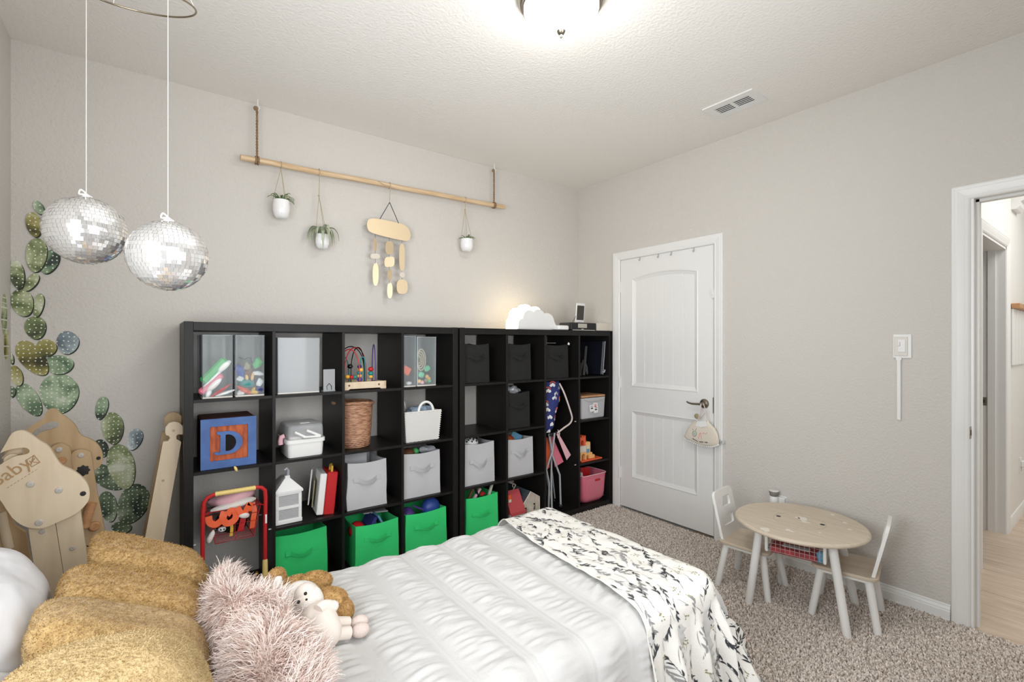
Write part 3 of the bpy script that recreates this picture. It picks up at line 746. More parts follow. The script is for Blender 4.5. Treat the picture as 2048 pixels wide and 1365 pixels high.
def inbox(x, z, s, mm, label, name='toy_piece', ry=0, y=2.80, e=2.0, amp=.0, cat='toy', box=False, grp='small toys in the clear bins'):
    if box: slab(name, label, cat, (x, y, z0 + z), s, M[mm], ry=ry, bev=.25 * min(s), group=grp)
    else: lump(name, label, cat, (x, y, z0 + z), s, M[mm], Matrix.Rotation(ry, 3, 'Y'), e, grp, amp, 60)
inbox(.258, .135, (.15, .05, .040), 'greenplastic', 'long green marker case slanted across the clear bin', 'marker_case', -.85, box=True)
inbox(.272, .118, (.17, .045, .014), 'white', 'long white tray edge slanted below the green marker case', 'tray', -.85, box=True)
inbox(.245, .07, (.13, .05, .032), 'pinkplastic', 'pink marker case low in the clear bin', 'marker_case', -.75, box=True)
inbox(.300, .155, (.040, .02, .016), 'white', 'white cap high at the right of the marker bin', 'toy_peg', -.8, y=2.785)
inbox(.258, .065, (.045, .02, .015), 'white', 'white cap in the middle of the marker bin', 'toy_peg', -.8, y=2.782)
inbox(.285, .035, (.055, .012, .008), 'red', 'dark red pen at the bottom of the marker bin', 'pen', -.6, y=2.783)
inbox(.235, .025, (.012, .012, .022), 'white', 'short white pen standing at the left of the marker bin', 'pen', .4, y=2.783)
inbox(.305, .022, (.045, .012, .008), 'white', 'white pen lying at the right of the marker bin', 'pen', -.3, y=2.783)
for a in (
    (.452, .165, (.020, .02, .030), 'greenplastic', 'bright green dinosaur piece high in the toy bin', .5, .5),
    (.405, .150, (.014, .02, .020), 'olive', 'olive green figure in the middle of the toy bin', .2, .6),
    (.372, .130, (.022, .02, .034), 'blueplastic', 'blue vehicle at the left of the toy bin', -.3, .4),
    (.413, .125, (.016, .02, .026), 'brown', 'brown horse in the middle of the toy bin', .2, .7),
    (.403, .098, (.008, .012, .026), 'sand', 'tan animal legs in the middle of the toy bin', 0, .2),
    (.428, .098, (.008, .012, .024), 'sand', 'second tan animal leg in the toy bin', .1, .2),
    (.402, .062, (.036, .03, .022), 'teal', 'teal turtle shell low in the toy bin', .1, .2),
    (.455, .112, (.028, .016, .010), 'white', 'white bone shaped piece at the right of the toy bin', .2, .6),
    (.462, .062, (.014, .014, .022), 'white', 'white rabbit figure at the right of the toy bin', .3, .6),
    (.372, .088, (.016, .016, .014), 'white', 'white curl shaped piece at the left of the toy bin', .6, .6),
    (.392, .030, (.034, .02, .014), 'coral', 'peach limb at the bottom of the toy bin', .6, .4),
    (.440, .020, (.022, .02, .016), 'yellow', 'yellow duck at the bottom of the toy bin', .2, .6),
    (.375, .016, (.020, .016, .012), 'white', 'white dog lying at the bottom left of the toy bin', 0, .6),
    (.462, .030, (.022, .03, .020), 'navy', 'navy block at the bottom right of the toy bin', .3, .3),
    (.440, .142, (.012, .012, .020), 'navydark', 'dark figure behind the green dinosaur piece', -.6, .6)):
    inbox(*a[:5], ry=a[5], amp=a[6])
mb = MB().tube([(.365, 2.79, z0 + .20), (.378, 2.79, z0 + .193), (.392, 2.79, z0 + .186), (.405, 2.79, z0 + .196), (.418, 2.79, z0 + .196), (.424, 2.79, z0 + .175), (.425, 2.79, z0 + .155)], .003, 6)
solo('toy_snake', 'thin black rubber snake curling at the top of the toy bin', 'toy', mb, M['eye'], 'small toys in the clear bins')
inbox(1.283, .10, (.055, .02, .05), 'coral', 'orange flat piece standing in the narrow clear bin', ry=.5, box=True)
inbox(1.30, .02, (.02, .02, .012), 'white', 'white crumb piece at the bottom of the narrow clear bin')
inbox(1.425, .108, (.040, .03, .034), 'mint', 'upper mint green foam block', 'foam_block', -.5, box=True)
inbox(1.385, .070, (.036, .03, .034), 'mint', 'lower mint green foam block', 'foam_block', .5, box=True)
for i, (x, z, mm, lb) in enumerate(((1.418, .058, 'sand', 'topmost tan bead in the mint block bin'), (1.412, .034, 'olive', 'olive bead below the tan one'), (1.435, .030, 'mint', 'green bead at the right of the mint block bin'), (1.365, .030, 'sand', 'tan bead at the left of the mint block bin'), (1.385, .022, 'pinksoft', 'pink bead at the bottom of the mint block bin'), (1.43, .045, 'yellow', 'yellow bead at the right of the mint block bin'))):
    inbox(x, z, (.013, .013, .013), mm, lb, 'wooden_bead', y=2.785)
for k in range(4):
    r = .028 - .006 * k
    mb = MB().tube([(1.385 + r * 1.1 * math.cos(a), 2.80 + .01 * k, z0 + .165 + r * 2.4 * math.sin(a)) for a in [2 * PI * i / 20 for i in range(20)]], .0045, 6, True)
    solo('straw_coil', ('largest', 'second', 'third', 'smallest')[k] + ' loop of the straw rope coil in the mint block bin', 'rope', mb, M['twine'], 'straw rope loops')
t = thing('photo_stand', 'small clear acrylic photo stand beside the frosted bin', 'photo stand', (.808, 2.78, z0))
obj('front_pane', MB().box((0, -.004, .062), (.066, .003, .124), .001, Matrix.Rotation(.12, 3, 'Z')), M['foggy'], t); obj('base_strip', MB().box((0, .012, .003), (.066, .04, .006), .001, Matrix.Rotation(.12, 3, 'Z')), M['clear'], t)
obj('clip', MB().tube([(-.012, -.006, .01), (-.014, -.006, .03), (0, -.007, .045), (.012, -.006, .03), (.012, -.006, .01)], .002, 6), M['eye'], t)

# ---- bead maze
t = thing('bead_maze', 'wooden bead maze toy with red, black and green wires', 'toy', (1.0, 2.87, z0), world=True)
mx0, mx1, my0, my1 = .885, 1.142, 2.775, 2.97
mb = MB(); pr = [(mx0, z0), (mx0 + .03, z0), (mx0 + .04, z0 + .006), (mx1 - .04, z0 + .006), (mx1 - .03, z0), (mx1, z0), (mx1, z0 + .045), (mx0, z0 + .045)]
for y in (my0, my1 - .012): mb.prism(pr, lambda a, b, t_: (a, t_, b), y, y + .012)
mb.span((mx0, my0, z0 + .012), (mx0 + .012, my1, z0 + .042)); mb.span((mx1 - .012, my0, z0 + .012), (mx1, my1, z0 + .042))
obj('base', mb, M['birch'], t, sharp=.3)
obj('deck', MB().span((mx0 + .01, my0 + .01, z0 + .02), (mx1 - .01, my1 - .01, z0 + .032)), M['birch'], t)
for x in (mx0 + .035, mx1 - .045): obj('screw', MB().lathe([(.006, 0), (.005, -.003)], (x, my0, z0 + .026), 10, 'Y'), M['brown'], t)
def arcw(name, m, x0, x1, ztop, y0, y1, wob=0):
    pts = []
    for k in range(25):
        a = PI * k / 24; s = (1 - math.cos(a)) / 2
        pts.append((x0 + (x1 - x0) * s, y0 + (y1 - y0) * s + .0, z0 + .03 + (ztop - .03) * math.sin(a) ** .6 + wob * math.sin(3 * a)))
    return obj(name, MB().tube(pts, .0032, 6), m, t)
arcw('red_wire', M['red'], .90, 1.075, .245, 2.80, 2.93); arcw('black_wire', M['eye'], .895, 1.04, .25, 2.92, 2.86)
arcw('black_wire', M['eye'], .955, 1.055, .245, 2.85, 2.90, .0); arcw('green_wire', M['teal'], 1.0, 1.03, .20, 2.82, 2.82, .012)
arcw('red_wire', M['red'], .888, .99, .235, 2.86, 2.80); arcw('blue_wire', M['purple'], 1.085, 1.122, .262, 2.80, 2.95)
arcw('green_wire', M['teal'], .90, .97, .19, 2.93, 2.93)
for x, z, r, mm in ((.928, .135, .016, 'eye'), (.912, .075, .014, 'yellow'), (.936, .072, .013, 'red'), (.956, .072, .012, 'teal'), (.985, .055, .015, 'blueplastic'), (.984, .078, .013, 'paleyellow'), (.984, .096, .016, 'teal'), (.99, .112, .016, 'yellow'), (.984, .132, .013, 'navy'), (1.052, .115, .016, 'red'), (1.052, .09, .015, 'teal'), (1.052, .07, .012, 'yellow')):
    obj('bead', MB().ell((x + .01, 2.815, z0 + z), (r, r, r * .85), 14, 9), M[mm], t)

# ---- row 2
z1 = FL[1] + .001
t = thing('alphabet_block', 'big wooden alphabet block with a worn blue frame and letter D', 'toy block', (.315, 2.875, z1), world=True)
bx0, bx1, bz1, by0 = .200, .441, z1 + .245, 2.766
obj('block_body', MB().span((bx0 + .002, by0 + .012, z1), (bx1 - .002, by0 + .235, bz1), .006), M['rustdark'], t)
fr = .038
obj('blue_frame', MB().prism([(bx0, z1), (bx1, z1), (bx1, bz1), (bx0, bz1)], lambda a, b, t_: (a, t_, b), by0, by0 + .014, holes=[[(bx0 + fr, z1 + fr), (bx0 + fr, bz1 - fr), (bx1 - fr, bz1 - fr), (bx1 - fr, z1 + fr)]]), M['blue'], t, sharp=.3)
obj('orange_panel', MB().span((bx0 + fr - .004, by0 + .008, z1 + fr - .004), (bx1 - fr + .004, by0 + .013, bz1 - fr + .004)), M['rust'], t)
lx, lz = (bx0 + bx1) / 2, z1 + .122
outer = [(-.055, .052), (-.052, .058), (-.005, .058)] + [(-.005 + .064 * math.cos(a), .001 + .057 * math.sin(a)) for a in [PI / 2 - PI * k / 14 for k in range(15)]] + [(-.05, -.056), (-.066, -.048), (-.062, -.040), (-.040, -.044), (-.038, .040), (-.048, .045)]
hole = [(-.016, .040)] + [(-.008 + .038 * math.cos(a), .0 + .042 * math.sin(a)) for a in [PI / 2 - PI * k / 12 for k in range(13)]] + [(-.016, -.040)]
obj('letter', MB().prism(outer, lambda a, b, t_: (lx + a, t_, lz + b), by0 - .002, by0 + .009, holes=[hole]), M['blue'], t, sharp=.3)
obj('letter_hollow', MB().prism([(a * .98, b * .98) for a, b in hole], lambda a, b, t_: (lx + a, t_, lz + b), by0 + .0055, by0 + .0075), M['eye'], t)
z2_ = FL[1]
lump('yellow_clip', 'bent yellow clip on the shelf edge below the alphabet block', 'clip', (.345, 2.737, FL[1] - .006), (.007, .006, .016), M['paleyellow'], Matrix.Rotation(-.4, 3, 'Y'), amp=.4)

t = thing('sewing_box', 'white plastic caddy with clear lid and folding white handles', 'caddy', (.675, 2.87, z1), world=True)
sx0, sx1, sy0, sy1 = .592, .780, 2.772, 3.0; scx, scy = (sx0 + sx1) / 2, (sy0 + sy1) / 2
W_, D_ = sx1 - sx0, sy1 - sy0
obj('tub', MB().loft([rrect(W_ * k, D_ * k, .02, z1 + z, 4, (scx, scy)) for k, z in ((.95, 0), (.97, .012), (1.0, .075), (1.0, .082))]), M['white'], t, sharp=.5)
obj('rim', MB().loft([rrect(W_ + .014, D_ + .014, .022, z1 + z, 4, (scx, scy)) for z in (.076, .096)]), M['white'], t, sharp=.5)
obj('clear_lid', MB().loft([rrect(W_ * k, D_ * k, .02, z1 + z, 4, (scx, scy)) for k, z in ((.99, .096), (.98, .15), (.96, .165), (.90, .172))], cap0=False), M['foggy'], t, sharp=.5)
obj('tray', MB().loft([rrect(W_ * .9, D_ * .9, .02, z1 + z, 4, (scx, scy)) for z in (.097, .112)]), M['offwhite'], t, sharp=.5)
for a, b in (((sx0 + .035, .138), (sx0 + .085, .108)), ((sx0 + .095, .142), (sx0 + .165, .106))): obj('lid_handle', MB().tube([(a[0], sy0 - .002, z1 + a[1]), (b[0], sy0 - .012, z1 + b[1])], .0075, 8), M['white'], t)
obj('lid_handle', MB().tube([(sx0 + .075, sy0 - .012, z1 + .108), (sx0 + .165, sy0 - .012, z1 + .104)], .0065, 8), M['white'], t)
obj('side_clasp', MB().tube([(sx0 - .006, sy0 + .05, z1 + .115), (sx0 - .022, sy0 + .05, z1 + .11), (sx0 - .026, sy0 + .05, z1 + .09), (sx0 - .024, sy0 + .05, z1 + .07)], .008, 8, flat=1.6), M['pinksoft'], t, label='pale pink side clasp')
obj('lid_label', MB().box((scx + .01, scy - .02, z1 + .173), (.05, .045, .002)), M['white'], t)

def coil_basket(t, name, cx, cy, z, prof, m, rows, n=48):
    mb = MB(); rr = []
    for k in range(rows * 3 + 1):
        s = k / (rows * 3); h = s * prof[-1][1]
        for (r0, h0), (r1, h1) in zip(prof, prof[1:]):
            if h0 <= h <= h1 + 1e-9: r = r0 + (r1 - r0) * (h - h0) / (h1 - h0); break
        rr.append((r + .0032 * math.sin(PI * ((k % 3) / 3)) , h))
    ins = [(prof[-1][0] - .010, prof[-1][1])] + [(p[0] - .010, max(p[1], .006)) for p in prof[::-1][1:]]
    mb.lathe(rr + ins, (cx, cy, z), n, wob=lambda a, k: 1 + (.010 * math.sin(a * 22 + k * 1.2) if k < len(rr) else 0))
    return obj(name, mb, m, t, sharp=None)
t = thing('wicker_basket', 'tall round brown wicker basket with a folded-over rim', 'basket', (.985, 2.90, z1), world=True)
coil_basket(t, 'woven_body', .985, 2.90, z1, [(.092, 0), (.096, .01), (.104, .12), (.112, .27)], M['wicker'], 26)
obj('rolled_rim', MB().tube([(.985 + .115 * math.cos(a), 2.90 + .115 * math.sin(a), z1 + .265 - .012 * max(0, math.cos(a - .3))) for a in [2 * PI * k / 36 for k in range(36)]], .010, 8, True), M['wicker'], t)
obj('lining', MB().lathe([(.098, .01), (.103, .25)], (.985, 2.90, z1), 32, cap1=False), M['rustdark'], t)

t = thing('woven_basket', 'white rectangular woven basket with a round white handle', 'basket', (1.385, 2.86, z1), world=True)
mb = MB(); cxb, cyb, hb = 1.384, 2.86, .185
def wring(w, d, z, k):
    pts = rrect(w, d, .03, z, 10, (cxb, cyb)); return [(p[0] + .0028 * math.sin(i * 2.2 + (k % 2) * PI) * (1 if abs(p[1] - cyb) < d / 2 - .005 else .4), p[1] + .0028 * math.sin(i * 2.2 + (k % 2) * PI), p[2]) for i, p in enumerate(pts)]
pts_n = 60
def ring2(w, d, z, k, amp=.0042):
    base = []
    for (a, b, s) in ((-1, -1, (1, 0)), (1, -1, (0, 1)), (1, 1, (-1, 0)), (-1, 1, (0, -1))):
        for j in range(16):
            f = 2 * j / 16; x = a + s[0] * f; y = b + s[1] * f; off = amp * (1 if (j + k) % 2 else -1)
            base.append((cxb + x * w / 2 + off * abs(s[1]) * a * (1 if a == s[1] or 1 else 1), cyb + y * d / 2 + off * abs(s[0]) * b, z))
    return base
rws = 26
rings = [ring2(.226 + .030 * k / rws, .17 + .02 * k / rws, z1 + hb * k / rws + (.004 * 0), k) for k in range(rws + 1)]
inn = [[(cxb + (p[0] - cxb) * .93, cyb + (p[1] - cyb) * .9, p[2]) for p in rings[-1]], [(cxb + (p[0] - cxb) * .9, cyb + (p[1] - cyb) * .88, z1 + .02) for p in rings[0]]]
obj('woven_body', mb.loft(rings + inn), M['whitewicker'], t, sharp=1.2)
mb = MB()
for j in range(26): 
    x = cxb - .122 + .244 * j / 25
    for y in (cyb - .094, cyb + .094): mb.ell((x, y, z1 + hb + .001), (.0062, .005, .006), 8, 5)
obj('scalloped_rim', mb, M['whitewicker'], t, kind='stuff')
for y, dz, x in ((cyb - .085, .075, cxb + .022), (cyb + .09, .085, cxb - .09)):
    obj('handle', MB().tube([(x - .052 * math.cos(a), y, z1 + hb - .015 + dz * math.sin(a) ** .8) for a in [PI * k / 16 for k in range(17)]], .008, 8), M['white'], t)
lump('folded_cloth', 'blue-grey ruffled cloth inside the white woven basket', 'cloth', (cxb + .03, cyb, z1 + hb - .005), (.085, .06, .035), M['cloth'], amp=.5, freq=35, nu=26, nv=16)

# ---- row 3
t = thing('toy_silo', 'white plastic toy house with slatted front and pitched roof', 'toy house', (.60, 2.86, FL[2] + .001), world=True)
zz = FL[2] + .001; hx0, hx1, hy0, hy1 = .535, .661, 2.775, 2.93; hc = (hx0 + hx1) / 2
obj('walls', MB().span((hx0 + .004, hy0 + .006, zz), (hx1 - .004, hy1, zz + .165)), M['white'], t)
obj('plinth', MB().span((hx0 - .004, hy0 - .002, zz), (hx1 + .005, hy1 + .004, zz + .022), .003), M['white'], t)
for x in (hx0 + .006, hx1 - .006): obj('corner_post', MB().span((x - .008, hy0, zz + .018), (x + .008, hy0 + .012, zz + .162), .001), M['white'], t)
for z in (.086, .160): obj('cross_rail', MB().span((hx0, hy0 - .001, zz + z - .007), (hx1, hy0 + .012, zz + z + .007), .001), M['white'], t)
for z0_, z1_ in ((.024, .078), (.094, .152)):
    n = 8
    for k in range(n): obj('clapboard', MB().box((hc, hy0 + .006, zz + z0_ + (z1_ - z0_) * (k + .5) / n), (hx1 - hx0 - .024, .004, .0065), .0006, Matrix.Rotation(.35, 3, 'X')), M['grey'], t, smooth=False)
roof = [[(hx0 - .006, hy0 - .006, zz + .165), (hx1 + .008, hy0 - .006, zz + .165), (hx1 + .008, hy1 + .006, zz + .165), (hx0 - .006, hy1 + .006, zz + .165)], [(hx0 - .006, hy0 - .006, zz + .176), (hx1 + .008, hy0 - .006, zz + .176), (hx1 + .008, hy1 + .006, zz + .176), (hx0 - .006, hy1 + .006, zz + .176)], [(hc - .014, hy0 + .03, zz + .235), (hc + .014, hy0 + .03, zz + .235), (hc + .014, hy1 - .03, zz + .235), (hc - .014, hy1 - .03, zz + .235)]]
obj('roof', MB().loft(roof), M['white'], t, sharp=.3)
obj('chimney', MB().span((hc - .013, hy0 + .028, zz + .232), (hc + .013, hy0 + .056, zz + .250), .002), M['white'], t)
obj('top_hook', MB().tube([(hc + .004, hy0 + .042, zz + .245), (hc + .006, hy0 + .042, zz + .275), (hc - .002, hy0 + .042, zz + .288), (hc - .012, hy0 + .042, zz + .28)], .008, 8), M['steel'], t)

t = thing('toy_case', 'red and white toy case with a yellow handle, tilted on the shelf', 'toy case', (.785, 2.82, FL[2] + .001), rot=(0, .10, -.10))
obj('red_half', MB().box((.028, .05, .118), (.058, .15, .236), .004), M['red'], t); obj('white_half', MB().box((-.022, .04, .118), (.036, .15, .228), .004), M['white'], t)
obj('open_cover', MB().box((-.062, .09, .145), (.006, .13, .20), .002, Matrix.Rotation(-.25, 3, 'Z')), M['white'], t); obj('inner_page', MB().box((-.046, .075, .11), (.006, .12, .15), .001, Matrix.Rotation(-.2, 3, 'Z')), M['olive'], t)
obj('handle', MB().tube([(.026, .0, .232), (.026, .002, .262), (.026, .03, .268), (.026, .055, .26), (.026, .058, .232)], .007, 8, flat=1.5), M['yellow'], t)
obj('corner_cap', MB().box((.03, -.02, .236), (.05, .012, .006), .002), M['red'], t)

# ---- toy shopping cart in the tall left cube
t = thing('shopping_cart', 'red wire toy shopping cart with a pale yellow grip', 'toy cart', (.34, 2.82, FL[3]), world=True)
R_ = M['red']; rt = .0095; yk = 2.745
xl, xr, zt = .215, .478, .624
obj('handle_frame', MB().tube([(.206, yk, z3 + .05), (.207, yk, .40), (.208, yk, .54), (.213, yk, .598), (.228, yk, .618), (.252, yk, .627), (.44, yk, .630), (.462, yk, .625), (.478, yk, .608), (.481, yk, .57), (.478, yk, .40), (.478, yk, z3 + .05)], rt, 10), R_, t)
obj('grip', MB().lathe([(.0105 + .0022 * (k % 2), .258 + .176 * k / 22) for k in range(23)], (0, yk, .6285), 14, 'X'), M['paleyellow'], t)
for x in (.206, .478): obj('foot_sleeve', MB().lathe([(.013, z3 + .02), (.0145, z3 + .10), (.012, z3 + .195), (.008, z3 + .205)], (x, yk, 0), 14), M['paleyellow'], t)
for x in (.206, .478): 
    for y in (yk, 2.98): obj('wheel', MB().lathe([(.022, -.006), (.024, 0), (.022, .006)], (x, y, z3 + .024), 18, 'X'), M['yellow'], t)
mb = MB(); T_ = [(.228, 2.77, .535), (.462, 2.77, .535), (.455, 3.0, .535), (.235, 3.0, .535)]; Bm = [(.262, 2.775, .375), (.432, 2.775, .375), (.425, 2.97, .375), (.268, 2.97, .375)]
T_ = [Vector(p) for p in T_]; Bm = [Vector(p) for p in Bm]
mb.tube(T_, .0032, 6, True); mb.tube(Bm, .0026, 6, True)
for k in (.25, .5, .75): mb.tube([b.lerp(a, k) for a, b in zip(T_, Bm)], .0018, 5, True)
obj('basket_hoops', mb, R_, t)
mb = MB()
for i in range(4):
    a, b = T_[i], T_[(i + 1) % 4]; c_, d_ = Bm[i], Bm[(i + 1) % 4]; nn = (0, .5) if i % 2 == 0 else (0, .14, .28, .42, .56, .7, .84)
    for k in nn: mb.tube([a.lerp(b, k), c_.lerp(d_, k)], .0018, 5)
for k in range(1, 8): mb.tube([Bm[0].lerp(Bm[3], k / 8), Bm[1].lerp(Bm[2], k / 8)], .0015, 5)
obj('basket_wires', mb, R_, t)
for x in (.206, .478): obj('basket_bracket', MB().tube([(x, yk, .53), (.345 + (x - .342) * .84, 2.77, .535)], .003, 6), R_, t)
for x in (.206, .478): obj('base_rail', MB().tube([(x, yk, z3 + .05), (x, 2.98, z3 + .03)], .007, 8), R_, t)
obj('frame_label', MB().span((.477, yk - .0105, .44), (.485, yk - .0085, .485)), M['white'], t)
lump('plush_cushion', 'pink and white soft cushion on top of the toy cart', 'cushion', (.345, 2.86, .566), (.10, .075, .038), M['pinksoft'], Matrix.Rotation(-.12, 3, 'Y'), amp=.25, freq=14, nu=24, nv=14)
lump('plush_cushion', 'white soft underside roll below the pink cushion in the cart', 'cushion', (.34, 2.80, .545), (.105, .03, .022), M['lamb'], Matrix.Rotation(-.12, 3, 'Y'), amp=.2, freq=14)
def ribbon(label, pts, m, w=.020):
    P = [Vector(p) for p in pts]; rr = []
    for i, p in enumerate(P):
        tg = (P[min(i + 1, len(P) - 1)] - P[max(i - 1, 0)]).normalized(); s = tg.cross(Vector((0, -1, .15))).normalized() * w * .5; nn = Vector((0, -.0012, 0))
        rr.append([p + s + nn, p - s + nn, p - s - nn, p + s - nn])
    return solo('ribbon_loop', label, 'ribbon', MB().loft(rr), m, 'orange straps in the toy cart', sharp=1.0)
def sm(pts, n=5):
    P = [Vector(p) for p in pts]; out = []
    for i in range(len(P) - 1):
        a, b, c_, d_ = P[max(i - 1, 0)], P[i], P[i + 1], P[min(i + 2, len(P) - 1)]
        for k in range(n):
            u = k / n; out.append(.5 * ((2 * b) + (c_ - a) * u + (2 * a - 5 * b + 4 * c_ - d_) * u * u + (3 * b - a - 3 * c_ + d_) * u ** 3))
    return out + [P[-1]]
og_ = M['orange']
ribbon('orange strap bow at the left of the toy cart', sm([(.232, 2.765, .52), (.238, 2.762, .49), (.262, 2.762, .475), (.288, 2.763, .492), (.30, 2.77, .515)]), og_, .03)
ribbon('round orange strap loop in the middle of the toy cart', sm([(.30, 2.768, .53), (.292, 2.762, .50), (.31, 2.760, .47), (.342, 2.762, .48), (.35, 2.765, .51), (.33, 2.765, .528), (.31, 2.764, .51)]), og_, .03)
ribbon('zigzag orange strap at the right of the toy cart', sm([(.355, 2.766, .54), (.372, 2.762, .508), (.385, 2.762, .50), (.400, 2.762, .53), (.412, 2.762, .545), (.405, 2.764, .51)]), og_, .026)
ribbon('orange strap hanging down the right of the toy cart basket', sm([(.428, 2.80, .54), (.436, 2.79, .50), (.43, 2.785, .46), (.425, 2.785, .41)]), og_, .024)
ribbon('red-orange strap end low in the toy cart basket', sm([(.385, 2.785, .475), (.378, 2.784, .44), (.37, 2.784, .41)]), M['red'], .026)
ribbon('mustard strap end low in the toy cart basket', sm([(.332, 2.785, .46), (.334, 2.784, .43), (.33, 2.784, .395)]), M['yellow'], .014)
lump('toy_bone', 'white plush paw on the orange straps in the cart', 'toy', (.382, 2.766, .492), (.028, .012, .014), M['lamb'], Matrix.Rotation(.3, 3, 'Y'), amp=.5, freq=40)
lump('toy_bone', 'white plush leg hanging at the lower left of the cart', 'toy', (.242, 2.775, .415), (.014, .014, .035), M['lamb'], Matrix.Rotation(.4, 3, 'Y'), amp=.4, freq=40)
t = lump('skull_toy', 'small white skull face in the toy cart basket', 'toy', (.292, 2.79, .437), (.018, .012, .014), M['white'])
obj('eye_holes', MB().ell((-.006, -.011, .015), (.004, .003, .004), 8, 5).ell((.007, -.011, .015), (.004, .003, .004), 8, 5), M['eye'], t)
lump('plush_toy', 'black plush body filling the toy cart basket', 'toy', (.345, 2.87, .445), (.075, .07, .055), M['blackfab'], amp=.2)

# ================================================================ right bookcase, other cubes
t = thing('laptop_stand', 'dark folded stand leaning in the top right cube', 'stand', (2.86, 2.9, FL[0]), world=True)
zf = FL[0] + .001
obj('leaning_arm', MB().tube([(2.845, 2.80, zf + .01), (2.90, 2.84, zf + .12), (2.935, 2.86, zf + .245)], .010, 8, flat=.5), M['ventdark'], t)
obj('back_leg', MB().tube([(2.80, 2.80, zf + .01), (2.90, 2.86, zf + .13)], .007, 8, flat=.5), M['ventdark'], t); obj('foot_loop', MB().tube([(2.87, 2.80, zf + .06), (2.885, 2.80, zf + .02), (2.90, 2.82, zf + .07), (2.895, 2.84, zf + .12)], .008, 8), M['ventdark'], t)
slab('black_folder', 'wide black folder lying at the left of the top right cube', 'folder', (2.80, 2.93, zf + .055), (.06, .25, .11), M['blackfab'], ry=0)
t = thing('document_wallet', 'navy plastic document wallet leaning on the right end panel', 'folder', (3.035, 2.91, zf), rot=(0, .10, 0))
obj('cover', MB().box((0, 0, .148), (.022, .27, .29), .008), M['navydark'], t); obj('pale_edge', MB().box((.014, -.05, .15), (.004, .17, .28), .001), M['steel'], t); obj('bottom_clip', MB().tube([(.0, -.135, .03), (.02, -.14, .03), (.026, -.14, .05)], .006, 8), M['steel'], t)
slab('white_tag', 'tiny white printed tag above the black bin', 'tag', (2.652, 2.775, zf + .266), (.020, .004, .018), M['white'], ry=.5)
slab('steel_ruler', 'thin steel ruler lying on the black bin above the camp chair', 'ruler', (2.475, 2.80, zf + .272), (.11, .02, .003), M['steel'])
# camp chair hanging half out of its bag in the open tall cubes
t = thing('camp_chair_bag', 'navy drawstring chair bag printed with clouds and rainbows', 'bag', (2.50, 2.84, .66), world=True)
def bagp(s, a):
    cx_ = 2.512 - .035 * s + .012 * math.sin(5 * s); r = (.086 - .018 * s) * (1 + .07 * math.sin(9 * s + 2 * a)) * (1 - .55 * max(0, s - .88) / .12)
    return Vector((cx_ + r * math.cos(a), 2.842 + r * .75 * math.sin(a), 1.068 - .405 * s))
obj('bag_body', MB().loft([[bagp(s / 30, 2 * PI * k / 28) for k in range(28)] for s in range(31)]), M['navy'], t, sharp=None)
mb = MB(); mb2 = MB()
for i, (s, a) in enumerate(((.05, 4.4), (.12, 5.4), (.16, 3.9), (.30, 4.7), (.36, 5.6), (.52, 4.0), (.56, 5.3), (.66, 4.4), (.72, 5.7), (.80, 4.9), (.86, 3.8), (.93, 4.7), (.42, 3.7), (.22, 4.9))):
    for k in range(3):
        c_ = bagp(s + (.02, 0, .022)[k], a + (-.16, 0, .17)[k]); cc = bagp(s, a); ctr = Vector((2.50, 2.842, c_.z)); nn = (c_ - ctr).normalized()
        mb.ell(c_ + nn * .0002, (.013, .0016, .012), 10, 6, nn.to_track_quat('Y', 'Z').to_matrix())
    if i % 2 == 0:
        for rr_ in (.020, .025): mb2.tube([bagp(s - .012 - rr_ * 1.9 * math.sin(b), a + rr_ * 11 * math.cos(b)) + Vector((0, -.001, 0)) for b in [PI * k / 8 for k in range(9)]], .0022, 5)
obj('printed_clouds', mb, M['white'], t, kind='stuff'); obj('printed_rainbows', mb2, M['coral'], t, kind='stuff')
obj('carry_strap', MB().tube(sm([(2.575, 2.80, 1.05), (2.605, 2.775, .97), (2.66, 2.765, .83), (2.678, 2.765, .77), (2.66, 2.77, .73), (2.60, 2.775, .70), (2.545, 2.79, .665)]), .014, 8, flat=.5), M['cordwhite'], t)
obj('drawcord', MB().tube(sm([(2.545, 2.785, .69), (2.555, 2.775, .66), (2.535, 2.775, .63)]), .003, 6), M['cordwhite'], t)
t = thing('camp_chair', 'folded camp chair with grey tube legs standing below its navy bag', 'camp chair', (2.53, 2.86, FL[3]), world=True)
tube = M['steel']
def leg(pts, r=.0075): obj('leg', MB().tube(pts, r, 8), tube, t)
leg([(2.465, 2.80, .665), (2.50, 2.80, .52), (2.43, 2.79, .40), (2.455, 2.785, .29), (2.448, 2.785, .075)])
leg([(2.525, 2.80, .665), (2.50, 2.80, .50), (2.575, 2.795, .33), (2.58, 2.79, .10)])
leg([(2.49, 2.83, .66), (2.52, 2.83, .45), (2.49, 2.80, .31), (2.487, 2.79, .09)])
leg([(2.545, 2.86, .66), (2.47, 2.86, .42), (2.55, 2.86, .10)], .006); leg([(2.475, 2.87, .66), (2.56, 2.88, .40), (2.60, 2.88, .12)], .006)
for x, y, z in ((2.448, 2.785, .065), (2.58, 2.79, .085), (2.487, 2.79, .075), (2.55, 2.86, .085), (2.60, 2.88, .10)): obj('foot_cap', MB().box((x, y, max(z, FL[3] + .014)), (.035, .022, .024), .006), M['eye'], t)
obj('collar', MB().tube([(2.46, 2.81, .655), (2.55, 2.83, .66)], .02, 10), M['eye'], t)
